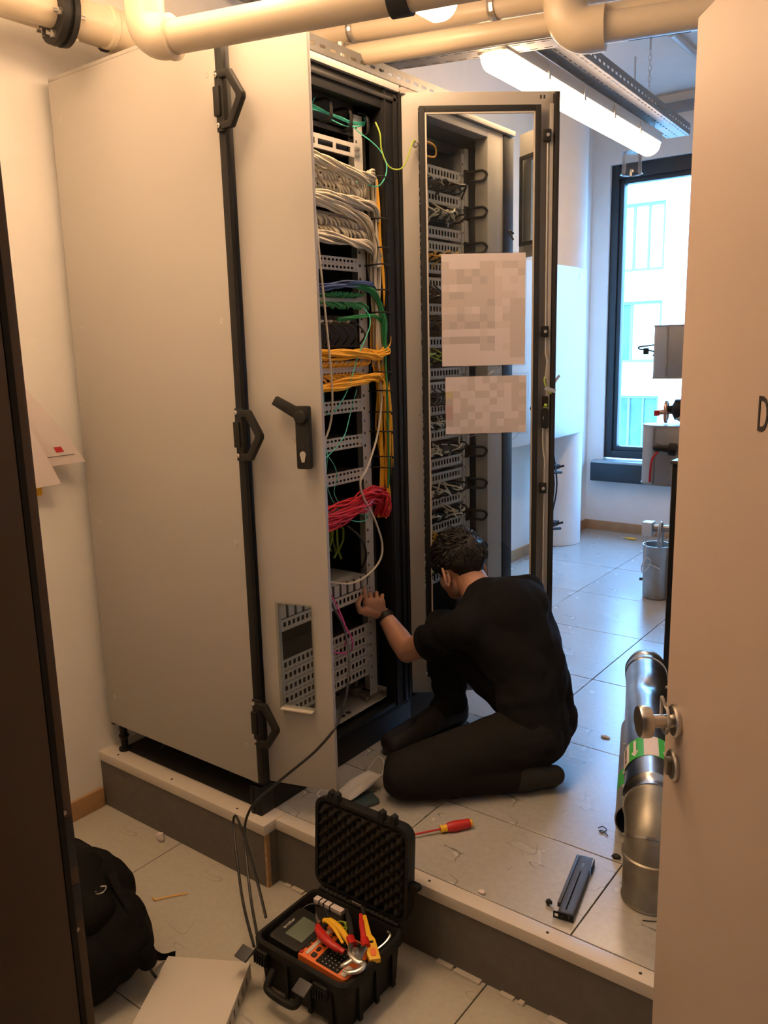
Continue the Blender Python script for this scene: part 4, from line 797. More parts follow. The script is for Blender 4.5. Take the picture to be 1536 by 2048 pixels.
# ------------------------------------------------------------------ far end of the room
t = thing('wall_cabinet', 'white flat wall cabinet beside the window', 'wall cabinet', (-.68, 3.5, .82))
obj('case', one(-.84, -.672, 2.78, 3.985, .82, 1.968), 'white', t, bevel=.004); obj('door', one(-.672, -.660, 2.785, 3.982, .826, 1.962), 'white', t, bevel=.004)
mb = MB(); mb.box(-.6605, -.659, 3.86, 3.955, 1.885, 1.925); obj('name_plate', mb, 'galvd', t)
mb = MB()
for k in range(6): mb.tube([(-.72, 3.40+k*.035, .83), (-.70+k*.004, 3.42+k*.035, .5), (-.72, 3.40+k*.04, .25), (-.74, 3.38+k*.04, .02)], .006, 6, 4)
tag(obj('cable_bundle', mb, 'cblk', None, True, kind='stuff', loc=(-.72, 3.4, .4)), 'dark cables hanging below the white wall cabinet to the floor', 'cables')
for z, lb_ in ((.62, 'upper'), (.22, 'lower')):
    mb = MB(); mb.box(-.70, -.66, 3.52, 3.60, z-.015, z+.015); mb.cyl((-.66, 3.56, z), (-.62, 3.58, z+.01), .008, 8); mb.cyl((-.68, 3.5, z-.03), (-.65, 3.6, z-.04), .01, 8)
    tag(obj('cable_coupling', mb, 'blackp', None, loc=(-.68, 3.56, z)), 'dark cable coupling on the cables under the white wall cabinet, %s one' % lb_, 'coupling')
t = thing('metal_bucket', 'galvanised metal bucket on the floor near the window', 'bucket', (.245, 2.95, 0))
mb = MB().lathe((.255, 2.95, .003), (0,0,1), [(0, 0), (0, .070), (.006, .074), (.30, .080), (.306, .083), (.312, .083), (.312, .078), (.012, .071), (.012, 0)], 40); obj('body', mb, 'galvd', t, smooth=True)
mb = MB().box(.33, .342, 2.93, 2.97, .03, .09); obj('lug', mb, 'blackm', t)
t = thing('equipment_housing', 'tall black equipment housing standing behind the galvanised duct', 'equipment', (1.1, 1.9, 0))
obj('body', one(.747, 1.55, 1.6, 2.15, .0, .985), 'blackm', t, bevel=.003); obj('corner_profile', MB().box(.7455, .7475, 1.597, 1.604, 0, .985), 'galvd', t); obj('top_plate', one(.742, 1.56, 1.59, 2.16, .985, 1.0), 'galv', t, bevel=.002)
t = thing('insulated_pipes', 'upright sheet metal clad pipe with elbows rising beside the window', 'pipe', (.57, 2.4, 1.0))
mb = MB().lathe((.575, 2.40, .70), (0,0,1), [(0, .045), (.20, .045), (.20, .055), (.215, .055), (.215, .045), (.30, .045), (.47, .045), (.86, .045), (.86, .05), (.875, .05), (.89, .045), (.89, 0)], 28); obj('clad_pipe', mb, 'jacket', t, smooth=True)
obj('top_elbow', MB().tube(spline([Vector((.575, 2.40, 1.58)), Vector((.575, 2.40, 1.62)), Vector((.60, 2.40, 1.68)), Vector((.67, 2.40, 1.72)), Vector((1.1, 2.40, 1.72))], 4), .044, 24), 'jacket', t, smooth=True)
obj('foot_pipe', MB().cyl((.575, 2.40, .0), (.575, 2.40, .72), .03, 16), 'galvd', t, smooth=True)
mb = MB().lathe((.575, 2.40, 1.10), (-.6, -.6, .5), [(-.02, .05), (.05, .05), (.07, .045), (.07, 0)], 20); obj('elbow_bulge', mb, 'galv', t, smooth=True)
def jacket(name, label, x0, x1, yc, z0, z1, r, rf=.3):
    t = thing(name, label, 'pipe jacket', ((x0+x1)/2, yc, z0)); P = []
    k = 12
    for i in range(k+1): a = PI/2 + PI*i/k; P.append((x0 + r*rf + r*rf*math.cos(a), yc + r*math.sin(a)))
    P += [(x1, yc-r), (x1, yc+r)]
    obj('shell', MB().prism(P, (0,0,z0), (1,0,0), (0,1,0), z1-z0), 'jacket', t, bevel=.002)
    for z in (z0, z1-.006): obj('rim', MB().prism([(a + (x0-a)*-.02 - .003, yc + (b-yc)*1.03) for a, b in P], (0,0,z), (1,0,0), (0,1,0), .006), 'galvd', t)
    obj('seam', one(x0+.075, x0+.083, yc-r-.003, yc-r, z0+.01, z1-.01), 'galvd', t)
    return t
j1 = jacket('valve_jacket', 'boxy sheet metal jacket around a valve, upper one in front of the window', .392, .66, 2.40, 1.285, 1.535, .09)
mb = MB().tube([(.41, 2.34, 1.445), (.37, 2.33, 1.44), (.33, 2.33, 1.436), (.335, 2.33, 1.425), (.375, 2.33, 1.42), (.405, 2.33, 1.41), (.40, 2.33, 1.39)], .004, 6, 4); mb.box(.355, .375, 2.32, 2.34, 1.40, 1.43); obj('lever', mb, 'blackp', j1, smooth=True)
j2 = jacket('valve_jacket', 'rounded sheet metal jacket around a valve, lower one at sill height', .360, .60, 2.36, .775, 1.065, .085, 1.0)
t = thing('drain_valve', 'small black drain valve with a long red lever in front of the lower metal jacket', 'valve', (.50, 2.2, .95))
mb = MB().lathe((.545, 2.27, .955), (-1, -.35, .1), [(0, .030), (.03, .030), (.035, .018), (.06, .016), (.085, .02), (.10, .012), (.105, 0)], 14); obj('body', mb, 'blackp', t, smooth=True)
mb = MB().tube([(.475, 2.235, .945), (.455, 2.225, .92), (.448, 2.22, .88), (.445, 2.22, .80)], .006, 6, 3); obj('lever', mb, 'redp', t, smooth=True)
t = thing('gate_valve', 'dark valve with a coppery handwheel and red square tip beside the window', 'valve', (.49, 2.35, 1.14))
mb = MB().lathe((.575, 2.39, 1.135), (-1, -.25, 0), [(0, .05), (.02, .054), (.075, .050), (.088, .022), (.11, .016)], 14); obj('body', mb, 'blackp', t, smooth=True)
mb = MB().tube([Vector((.465, 2.36, 1.125)) + Vector((math.cos(a)*-.010, math.cos(a)*.048, math.sin(a)*.048)) for a in [i*PI/10 for i in range(20)]], .0085, 8, 0, True); mb.cyl((.49, 2.365, 1.125), (.435, 2.353, 1.122), .012, 10); obj('handwheel', mb, M['cu'] if 'cu' in M else mat('copper_brown', (.45, .28, .20), .35, .6), t, smooth=True)
mb = MB().box(.412, .434, 2.34, 2.36, 1.105, 1.132); obj('tip', mb, 'redp', t)
t = thing('flow_sensor', 'grey box sensor on a pipe stub above the metal bucket', 'sensor', (.25, 2.9, .42))
mb = MB().box(.19, .245, 2.86, 2.93, .375, .455); obj('case', mb, 'white', t, bevel=.003); mb = MB().cyl((.245, 2.9, .42), (.36, 2.93, .42), .02, 12); obj('stub', mb, 'brass', t)
mb = MB().tube([Vector((.287, 2.90, .38)) + Vector((.0, math.cos(a)*.035, math.sin(a)*.075)) for a in [i*PI/10 for i in range(20)]], .008, 8, 0, True); obj('ring', mb, 'galvd', t, smooth=True)
obj('post', MB().cyl((.35, 2.93, 0), (.35, 2.93, .6), .022, 14), 'galvd', t, smooth=True)
cord('sensor_cable', 'thin grey cable looped in front of the metal bucket', [(.212, 2.875, .378), (.215, 2.865, .30), (.218, 2.858, .25), (.20, 2.857, .20), (.205, 2.856, .165), (.235, 2.856, .19), (.25, 2.857, .235), (.225, 2.856, .25), (.215, 2.855, .20), (.24, 2.86, .215), (.30, 2.87, .19)], .0035, 'white')
tag(obj('glass_beaker', MB().lathe((-.18, 3.5, 2.45), (0,0,1), [(0, .062), (.004, .068), (.008, .06), (.13, .056), (.13, .052), (.006, .056)], 28), 'clear', None, True, loc=(-.18, 3.5, 2.45)), 'clear cylindrical cover hanging under the far end of the strip lamp', 'cover')
t_ = bpy.data.objects['glass_beaker']; obj('hanger', MB().cyl((-.18, 3.5, 2.58), (-.18, 3.5, 3.11), .006, 8), 'steel', t_); obj('cap', MB().cyl((-.18, 3.5, 2.574), (-.18, 3.5, 2.582), .058, 20), 'clear', t_)

# ------------------------------------------------------------------ galvanised ducts on the platform
DA, DB = Vector((1.112, .405, .208)), Vector((.762, 1.345, .208)); dd = (DB-DA).normalized(); DL = (DB-DA).length; R_ = .0745
def dpos(a, h, r=R_):      # angle a from straight up, towards -x
    s = Vector((-dd.y, dd.x, 0)); s = s if s.x < 0 else -s
    return DA + dd*h + (Vector((0,0,1))*math.cos(a) + s*math.sin(a))*r
t = thing('ventilation_duct', 'long round galvanised duct with a green arrow label and a bend standing on the platform', 'duct', (1.145, .325, 0))
mb = MB(); nb = 48; rows = []
for i in range(61):
    h = DL*i/60; row = []
    for k in range(nb):
        a = 2*PI*k/nb; sa = a if a < PI else a-2*PI; q = h
        d = .011*math.exp(-((q-.70)/.05)**2 - (sa+.1)**2/.25) + .008*math.exp(-((q-.42)/.03)**2 - ((sa-.2)/.35)**2) + .0016*noise.noise(dpos(a, h)*9)
        row.append(dpos(a, h, R_ - d))
    rows.append(row)
mb.add([p for r in rows for p in r], [[i*nb+k, i*nb+(k+1) % nb, (i+1)*nb+(k+1) % nb, (i+1)*nb+k] for i in range(60) for k in range(nb)]); obj('upper_tube', mb, 'galv', t, smooth=True)
VA = Vector((1.146, .322, .001))
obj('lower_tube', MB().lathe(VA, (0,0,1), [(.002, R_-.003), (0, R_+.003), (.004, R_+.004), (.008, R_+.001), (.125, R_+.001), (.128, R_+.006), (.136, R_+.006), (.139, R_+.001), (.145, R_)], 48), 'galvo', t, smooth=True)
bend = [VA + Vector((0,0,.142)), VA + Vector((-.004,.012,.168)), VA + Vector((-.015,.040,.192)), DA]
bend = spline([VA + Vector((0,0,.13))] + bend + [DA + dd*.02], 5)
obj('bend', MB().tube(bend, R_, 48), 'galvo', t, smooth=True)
c_ = VA + Vector((-.004,.012,.168)); obj('bend_ring', MB().lathe(c_, Vector((-.17,.47,.86)), [(-.004, R_-.002), (-.003, R_+.004), (.004, R_+.004), (.005, R_-.002)], 48), 'galv', t, smooth=True)
obj('collar', MB().lathe(DA, dd, [(-.002, R_-.002), (0, R_+.004), (.008, R_+.004), (.011, R_+.001), (.05, R_+.001), (.055, R_+.004), (.064, R_+.004), (.068, R_)], 48), 'galv', t, smooth=True)
obj('end_rim', MB().lathe(DA + dd*(DL-.05), dd, [(0, R_), (.002, R_+.004), (.012, R_+.004), (.014, R_), (.045, R_+.001), (.052, R_+.005), (.06, R_+.003), (.06, R_-.004)], 48), 'galv', t, smooth=True)
EB = DB + dd*.0; fe = spline([DB - dd*.01, DB + dd*.03, DB + dd*.075 + Vector((0,0,-.04)), DB + dd*.085 + Vector((0,0,-.12)), DB + dd*.085 + Vector((0,0,-.207))], 4)
obj('far_bend', MB().tube(fe, R_-.002, 40), 'galvd', t, smooth=True)
for z, a in ((.03, 2.9), (.06, 2.9), (.105, 2.9), (.12, 2.85), (.15, 2.9)):
    nrm = Vector((math.cos(a), math.sin(a), 0)); obj('rivet', MB().lathe(VA + nrm*(R_+.001) + Vector((0,0,z)), nrm, [(0, .004), (.003, .004), (.005, .002), (.005, 0)], 8), 'steel', t)
for h, a in ((.03, 1.5), (.09, 1.45), (.16, 1.4), (.34, 1.4), (.62, -1.0), (.78, -1.1), (.40, -1.2), (.30, -1.2)):
    p = dpos(a, h); nrm = (p - (DA + dd*h)).normalized(); obj('rivet', MB().lathe(p, nrm, [(0, .005), (.003, .005), (.006, .003), (.006, 0)], 8), 'steel', t)
def dstrip(a0, a1, h0, h1, r=R_+.0012, n=8):
    vs = []; 
    for i in range(n+1):
        a = a0 + (a1-a0)*i/n; vs += [dpos(a, h0, r), dpos(a, h1, r)]
    return MB().add(vs, [[2*i, 2*i+1, 2*i+3, 2*i+2] for i in range(n)])
h0, h1 = .165, .288
lbn = obj('label_band', dstrip(-2.4, 2.4, h0, h1, n=40), 'green', t, label='green label band with white panels and arrows')
for a0, a1 in ((.95, 1.42), (-.28, .28), (-1.4, -.93)): obj('label_panel', dstrip(a0, a1, h0+.002, h1-.002, R_+.0018), 'paperw', lbn)
for ac in (.66, -.60):
    mb = dstrip(ac-.06, ac+.06, h0+.035, h1-.012, R_+.0018, 3); r = R_+.0018
    mb.add([dpos(ac-.15, h0+.045, r), dpos(ac+.15, h0+.045, r), dpos(ac+.15, h0+.038, r), dpos(ac, h0+.012, r), dpos(ac-.15, h0+.038, r)], [[0,1,2,3,4]]); obj('label_arrow', mb, 'paperw', lbn)
for ac, sz in ((-1.17, .017), (1.19, .017)):
    p = dpos(ac, (h0+h1)/2, R_+.0024); nr = (p - (DA + dd*(h0+h1)/2)).normalized(); text('label_text', 'AUSSENLUFT', sz, mtx(p, -dd, nr.cross(-dd)), 'inkd', lbn, .0002)
t = thing('ventilation_duct', 'shorter galvanised duct with a dark open end lying under the long duct', 'duct', (.95, .66, 0))
D2A = Vector((1.012, .555, .0575)); D2 = Vector((-.334, .943, 0)).normalized()
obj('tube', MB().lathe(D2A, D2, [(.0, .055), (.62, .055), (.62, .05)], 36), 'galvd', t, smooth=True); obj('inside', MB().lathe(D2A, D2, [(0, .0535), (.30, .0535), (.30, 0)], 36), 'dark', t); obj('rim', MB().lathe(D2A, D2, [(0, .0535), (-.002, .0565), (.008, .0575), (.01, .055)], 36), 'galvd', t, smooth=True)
mb = MB(); up = Vector((0,0,1)); sd = Vector((-D2.y, D2.x, 0)); sd = sd if sd.x < 0 else -sd; vs = []
for i in range(7):
    a = .5 + i*.15
    for h in (.14, .24): vs.append(D2A + D2*h + (up*math.cos(a) + sd*math.sin(a))*.0558)
mb.add(vs, [[2*i, 2*i+1, 2*i+3, 2*i+2] for i in range(6)]); obj('label_band', mb, 'green', t)
# ------------------------------------------------------------------ small things on the platform floor
t = thing('screwdriver', 'red and orange insulated screwdriver lying on the platform behind the tool case lid', 'screwdriver', (.52, .26, 0))
s0 = Vector((.470, .188, .012)); s1 = Vector((.584, .335, .016)); sd_ = (s1-s0).normalized(); LL = (s1-s0).length
obj('shaft', MB().cyl(s0 - sd_*.02, s0 + sd_*.085, .0032, 10), 'redp', t, smooth=True)
obj('handle', MB().lathe(s0 + sd_*.098, sd_, [(0, .0115), (.012, .015), (.03, .0172), (.05, .015), (.068, .015), (.078, .0135)], 18), 'redp', t, smooth=True)
obj('collar', MB().lathe(s0 + sd_*.080, sd_, [(0, .005), (.0, .012), (.004, .013), (.006, .0105), (.016, .0105), (.02, .0125), (.02, 0)], 18), 'yellow', t, smooth=True)
obj('end_cap', MB().lathe(s0 + sd_*.175, sd_, [(0, .012), (.006, .012), (.009, .009), (.009, 0)], 18), 'yellow', t, smooth=True)
ph = Matrix.Translation((.205, .225, .004)) @ Matrix.Rotation(math.radians(66), 4, 'Z')
mb = MB(); mb.M = ph; mb.prism(rrect(.15, .072, .011), (-.075, -.036, 0), (1,0,0), (0,1,0), .009); t = obj('smartphone', mb, 'phone', None, bevel=.002, loc=(.205, .225, .004)); tag(t, 'dark slate smartphone lying under the face mask', 'phone')
mb = MB(); vs = []; fs = []; nu, nv = 14, 10; mo = Vector((.118, .215, .018)); mu = Vector((.02, .155, .012)); mv = Vector((.085, -.01, .006))
for i in range(nu+1):
    for j in range(nv+1):
        u, v = i/nu, j/nv; wv = math.sin(u*PI)*math.sin(v*PI)*.022 + .004*math.sin(v*18)*math.sin(u*PI) + .004*noise.noise(Vector((u*4, v*4, 1)))
        vs.append(mo + mu*u + mv*(v*(1-.35*abs(u-.4)) + .15*abs(u-.4)) + Vector((0,0,wv + .012*u)))
for i in range(nu):
    for j in range(nv): a = i*(nv+1)+j; fs.append([a, a+1, a+nv+2, a+nv+1])
mb.add(vs, fs); t = thing('face_mask', 'crumpled white face mask lying on the phone', 'mask', (.15, .29, .01)); sh_ = obj('cloth', mb, 'maskw', t, smooth=True); sm = sh_.modifiers.new('s', 'SOLIDIFY'); sm.thickness = .0015
obj('ear_loop', MB().tube([vs[nu*(nv+1)+nv], vs[nu*(nv+1)+nv] + Vector((-.02, .04, .02)), vs[nu*(nv+1)+3] + Vector((-.01, .05, .03)), vs[nu*(nv+1)]], .0016, 5, 5), 'maskw', t)
obj('ear_loop', MB().tube([vs[0], vs[0] + Vector((-.05, .0, .0)), vs[3] + Vector((-.06, -.03, -.008)), vs[nv]], .0016, 5, 5), 'maskw', t)
t = thing('mounting_bracket', 'anthracite slotted metal bracket lying near the platform edge', 'bracket', (.97, .24, 0))
bo = Vector((.980, .106, .0)); bu = Vector((-.052, .262, 0)).normalized(); bv = Vector((.978, .2, 0)).normalized(); bv = (bv - bu*bv.dot(bu)).normalized(); bm_ = Matrix(((bv.x, bu.x, 0, bo.x), (bv.y, bu.y, 0, bo.y), (0, 0, 1, .0015), (0,0,0,1)))
mb = MB(); mb.M = bm_; mb.slots((0, 0, .018), (1,0,0), (0,1,0), [(.0135, 0), (.0035, 1), (.018, 0)], [(.012, 0), (.175, 1), (.022, 0), (.022, 1), (.03, 0)], .002); mb.box(-.002, 0, .0, .26, 0, .02); mb.box(.035, .037, .0, .20, 0, .02)
obj('channel', mb, 'plate', t, bevel=.0008)
mb = MB(); mb.M = bm_; mb.box(-.0125, -.004, .034, .262, .006, .019); mb.box(-.004, -.002, .18, .2, .006, .012); obj('side_flange', mb, 'plate', t, bevel=.0008)
mb = MB(); mb.M = bm_; mb.slots((-.014, -.002, .0), (1,0,0), (0,0,1), [(.004, 0), (.009, 1), (.026, 0), (.009, 1), (.004, 0)], [(.005, 0), (.009, 1), (.006, 0)], .002); mb.cyl((.012, -.012, .012), (.012, .002, .012), .0045, 8); obj('end_lug', mb, 'blackm', t); 
mb = MB(); mb.M = bm_; mb.slots((.038, .215, .0), (0,1,0), (0,0,1), [(.004, 0), (.014, 1), (.006, 0), (.014, 1), (.004, 0)], [(.003, 0), (.012, 1), (.005, 0)], .002); obj('side_lug', mb, 'blackm', t)
t = thing('screw', 'single black headed bolt lying left of the anthracite bracket', 'screw', (.94, .139, 0)); obj('head', MB().lathe((.932, .143, .008), (.75, -.6, -.1), [(0, 0), (0, .008), (.008, .0085), (.012, .006), (.012, 0)], 12), 'blackp', t); obj('shank', MB().cyl((.9405, .136, .0065), (.953, .126, .005), .0032, 8), 'steel', t)
cord('cable_tie', 'curled black cable tie lying on the platform left of the ducts', [(.905, .545, .004), (.915, .556, .006), (.93, .548, .006), (.928, .532, .004), (.915, .53, .004), (.922, .538, .004), (.945, .522, .004)], .0016, 'cblk')
def scrap(name, label, p, sz, m, cat, seed=0):
    rnd = random.Random(seed); mb = MB().ball((0,0,0), 1, 7, 5); mb.v = [Vector((v.x*sz[0], v.y*sz[1], v.z*sz[2]))*(.7+.5*rnd.random()) + Vector(p) for v in mb.v]; return tag(obj(name, mb, m, None, loc=p), label, cat)
scrap('paper_scrap', 'crumpled bit of cream paper at the foot of the platform', (-.455, -.062, ZF+.016), (.020, .016, .017), 'paperw', 'paper scrap', 1)
scrap('paper_scrap', 'flat torn paper bit on the floor below the long step', (.907, -.19, ZF+.004), (.020, .014, .004), 'paperw', 'paper scrap', 2)
scrap('paper_scrap', 'pale paper bit on the step edge right of the tool case', (.768, .078, .005), (.012, .008, .005), 'paperw', 'paper scrap', 3)
scrap('paper_scrap', 'small white scrap on the platform beside the green duct label', (.69, 1.126, .004), (.020, .013, .003), 'paperw', 'paper scrap', 4)
scrap('plastic_scrap', 'tiny dark plastic piece against the near end of the long duct', (1.005, .436, .006), (.014, .010, .006), 'blackp', 'plastic scrap', 5)
scrap('yellow_scrap', 'yellowish leaf like scrap on the floor near the skirting by the window', (-.38, 4.25, .008), (.05, .02, .006), 'yellow', 'scrap', 6)
cord('wire_offcut', 'thin yellow wire offcut on the lower floor', [(-.222, -.278, ZF+.004), (-.205, -.28, ZF+.004), (-.19, -.26, ZF+.005), (-.165, -.225, ZF+.005), (-.144, -.202, ZF+.006)], .0018, 'cyel')
cord('dark_strip', 'dark cable offcut behind the metal bucket', [(.05, 3.25, .006), (.2, 3.3, .006), (.35, 3.28, .006)], .008, 'cblk')
cord('wire_offcut', 'thin dark wire squiggle near the door on the platform', [(1.16, .22, .002), (1.19, .235, .003), (1.2, .25, .003), (1.235, .262, .003)], .0012, 'cblk')

# ------------------------------------------------------------------ tool case and its contents
CX0, CX1, CY0, CY1, CZ = .300, .622, -.338, -.083, -.075
tc = thing('tool_case', 'open black hard tool case standing on the lower floor against the step', 'tool case', (.46, -.21, ZF))
w_, d_ = CX1-CX0, CY1-CY0
def ring(mb, z, ins, r): return [Vector((CX0+ins + a, CY0+ins + b, z)) for a, b in rrect(w_-2*ins, d_-2*ins, r, 4)]
loops = [ring(None, ZF+.002, .020, .02), ring(None, ZF+.008, .012, .025), ring(None, CZ-.03, .004, .03), ring(None, CZ-.028, -.004, .032), ring(None, CZ-.004, -.004, .032), ring(None, CZ, .0, .03), ring(None, CZ, .008, .026), ring(None, CZ-.008, .012, .024), ring(None, ZF+.02, .024, .02)]
mb = MB(); n = len(loops[0]); mb.add([p for l in loops for p in l], [[k*n+i, k*n+(i+1) % n, (k+1)*n+(i+1) % n, (k+1)*n+i] for k in range(len(loops)-1) for i in range(n)] + [list(range(n)), [(len(loops)-1)*n+i for i in range(n)]]); obj('shell', mb, 'caseb', tc, smooth=True)
for x in (.35, .42, .50, .57): obj('rib', one(x-.006, x+.006, CY0-.002, CY0+.006, ZF+.012, CZ-.03), 'caseb', tc)
for y in (-.28, -.21, -.14): obj('rib', one(CX1-.006, CX1+.002, y-.006, y+.006, ZF+.012, CZ-.03), 'caseb', tc)
th_ = math.radians(4); LMx = Matrix(((1, 0, 0, CX0-.006), (0, math.sin(th_), -math.cos(th_), CY1+.004), (0, math.cos(th_), math.sin(th_), CZ+.008), (0, 0, 0, 1)))   # u along x, v up the lid, w towards the camera
lw, lh = .330, .276
mb = lb(LMx); vs = []; 
lo = [(rrect(lw-.03, lh-.03, .03, 5), .015, -.048), (rrect(lw-.012, lh-.012, .034, 5), .006, -.042), (rrect(lw, lh, .036, 5), 0, -.016), (rrect(lw, lh, .036, 5), 0, .0), (rrect(lw-.02, lh-.02, .03, 5), .010, .0), (rrect(lw-.026, lh-.026, .028, 5), .013, -.012)]
for P, o_, z in lo: vs += [(a+o_, b+o_, z) for a, b in P]
n = len(lo[0][0]); mb.add(vs, [[k*n+i, k*n+(i+1) % n, (k+1)*n+(i+1) % n, (k+1)*n+i] for k in range(len(lo)-1) for i in range(n)] + [list(range(n))]); lid = obj('lid', mb, 'caseb', tc, smooth=True)
mb = lb(LMx); nx, ny = 108, 90; vs = []; fs = []
for i in range(nx+1):
    for j in range(ny+1):
        u, v = .012 + (lw-.024)*i/nx, .012 + (lh-.024)*j/ny; e = min(1, min(i, nx-i, j, ny-j)/4)
        vs.append((u, v, -.012 + e*(.012 + .0115*math.sin(u*2*PI/.034)*math.sin(v*2*PI/.034))))
for i in range(nx):
    for j in range(ny): a = i*(ny+1)+j; fs.append([a, a+ny+1, a+ny+2, a+1])
mb.add(vs, fs); obj('foam_insert', mb, 'foam', lid, smooth=True, label='charcoal egg crate foam lining')
for u in (.055, .075, .235, .275): 
    mb = lb(LMx); mb.prism([(u-.013, lh-.006), (u+.013, lh-.006), (u+.010, lh+.022), (u-.002, lh+.027)], (0,0,-.016), (1,0,0), (0,1,0), .020); obj('latch_hook', mb, 'caseb', lid, bevel=.001)
mb = lb(LMx); mb.prism(rrect(.03, .02, .008), (lw-.004, .10, -.03), (1,0,0), (0,1,0), .02); obj('purge_valve', mb, 'caseb', lid)
mb = MB().cyl((CX0+.02, CY1-.002, CZ+.005), (CX1-.02, CY1-.002, CZ+.005), .0055, 10)
for i in range(16): mb.cyl((CX0+.03+i*.0165, CY1-.002, CZ+.005), (CX0+.038+i*.0165, CY1-.002, CZ+.005), .0072, 10)
obj('hinge', mb, 'caseb', tc); obj('hinge_pin', MB().cyl((.44, CY1-.003, CZ+.0125), (.475, CY1-.003, CZ+.0125), .002, 6), 'steel', tc)
for x in (.34, .548):
    mb = MB().box(x-.022, x+.022, CY0-.014, CY0-.004, CZ-.062, CZ-.02)
    for k in range(5): mb.box(x-.02+k*.009, x-.016+k*.009, CY0-.020, CY0-.013, CZ-.058, CZ-.028)
    la = obj('latch_base', mb, 'caseb', tc, bevel=.0015)
    mb = MB(); mb.prism([(0, 0), (.034, -.012), (.036, -.006), (.002, .008)], (x-.02, CY0-.014, CZ-.03), (0,-1,0), (0,0,1), .042); obj('latch_flap', mb, 'plate', la, bevel=.0015)
mb = MB().tube([(.385, CY0-.008, CZ-.055), (.386, CY0-.032, CZ-.075), (.395, CY0-.044, CZ-.088), (.44, CY0-.046, CZ-.092), (.485, CY0-.044, CZ-.088), (.494, CY0-.032, CZ-.075), (.495, CY0-.008, CZ-.055)], .010, 10, 4); obj('carry_handle', mb, 'caseb', tc, smooth=True)
mb = MB().box(CX0+.04, CX1-.04, CY0+.04, CY1-.04, ZF+.021, ZF+.03); obj('inner_foam', mb, 'foam', tc)
# label printer
pr = thing('label_printer', 'orange and black handheld label printer with a green grey screen in the tool case', 'label printer', (.45, -.24, -.13))
PMx = Matrix.Translation((.327, -.310, -.086)) @ Matrix.Rotation(math.radians(4), 4, 'Y') @ Matrix.Rotation(math.radians(2), 4, 'Z')
def pb(): m_ = MB(); m_.M = PMx; return m_
PW, PL = .138, .262
mb = pb(); mb.prism(rrect(.108, PW, .014), (0, 0, -.065), (1,0,0), (0,1,0), .075); obj('head', mb, 'blackp', pr, bevel=.006)
mb = pb(); mb.prism(rrect(PL-.098, PW-.006, .012), (.098, .003, -.06), (1,0,0), (0,1,0), .065); obj('body', mb, 'orange', pr, bevel=.004)
mb = pb(); mb.box(.035, .094, .032, .110, .0095, .0115); sc_ = obj('screen', mb, 'lcd', pr, bevel=.001)
Q = PMx @ Vector((.019, .068, .0105)); ru = (PMx.to_3x3() @ Vector((0,1,0))); rv = (PMx.to_3x3() @ Vector((-1,0,0)))
text('lettering', 'brother', .014, mtx(Q, ru, rv), 'keyw', pr, .0003)
def fkey(w, h, r, x, y): m_ = pb(); m_.prism(rrect(w, h, r), (x, y, .0052), (1,0,0), (0,1,0), .0022); obj('function_key', m_, 'key', pr)
for y in (.022, .045, .068, .09): fkey(.010, .018, .003, .104, y+.01)
for k, y in enumerate((.024, .046, .070, .094, .114)): fkey(.015 if k in (0, 2) else .010, .016, .004, .136, y-.008)
mb = pb(); mb.prism(rrect(.010, .105, .003), (.119, .016, .0052), (1,0,0), (0,1,0), .0015); obj('white_strip', mb, 'keyw', pr); mb = pb()
mb.prism(rrect(.016, .036, .003), (.238, .012, .0052), (1,0,0), (0,1,0), .0015); obj('white_key', mb, 'keyw', pr)
mb = pb(); mb.prism(rrect(.074, .118, .004), (.158, .010, .005), (1,0,0), (0,1,0), .0012); kb = obj('keyboard', mb, 'key', pr)
mb = pb(); mk = pb()
for r in range(6):
    for c in range(10):
        mb.box(.1605+r*.012, .170+r*.012, .013+c*.0114, .0225+c*.0114, .0062, .0082)
        if r > 0: mk.box(.1640+r*.012, .1665+r*.012, .0165+c*.0114, .0190+c*.0114, .0082, .00835)
obj('keys', mb, 'blackp', kb, kind='stuff'); obj('key_marks', mk, 'keyw', kb, kind='stuff')
mb = pb(); mb.lathe((.108, .014, .005), (0,0,1), [(0, .006), (.002, .006), (.003, .004), (.003, 0)], 14); obj('power_key', mb, 'redp', pr)
# tools
def curve_bar(mb, pts, r, n=8, flat=1): mb.tube(pts, r, n, 5, False, flat); return mb
t = thing('insulated_pliers', 'pliers with thick red and yellow grips lying across the label printer', 'pliers', (.49, -.22, -.07))
mb = MB(); curve_bar(mb, [(.425, -.215, -.066), (.445, -.232, -.060), (.475, -.245, -.060), (.51, -.252, -.062), (.545, -.248, -.068)], [.008, .0115, .013, .0125, .011, .008], 12, .8); obj('grip', mb, 'redp', t, smooth=True)
mb = MB(); curve_bar(mb, [(.425, -.19, -.066), (.45, -.188, -.060), (.50, -.20, -.061), (.545, -.222, -.066)], [.008, .0105, .0105, .009, .007], 12, .8); obj('grip', mb, 'yellow', t, smooth=True, label='yellow grip')
mb = MB(); curve_bar(mb, [(.44, -.20, -.052), (.48, -.214, -.045), (.535, -.24, -.052)], [.004, .005, .004], 8, .6); obj('grip_inlay', mb, 'yellow', t, smooth=True)
mb = MB().tube([(.415, -.20, -.066), (.40, -.19, -.068)], .006, 8); mb.tube([(.40, -.19, -.068), (.385, -.178, -.070)], .0025, 6); obj('tip', mb, 'steel', t)
t = thing('waterpump_pliers', 'water pump pliers with steel jaws and dark red handles on the keyboard', 'pliers', (.56, -.23, -.065))
mb = MB(); curve_bar(mb, [(.545, -.215, -.062), (.50, -.168, -.058), (.455, -.128, -.056)], [.0085, .008, .006], 8, .7); obj('handle', mb, 'blackp', t, smooth=True)
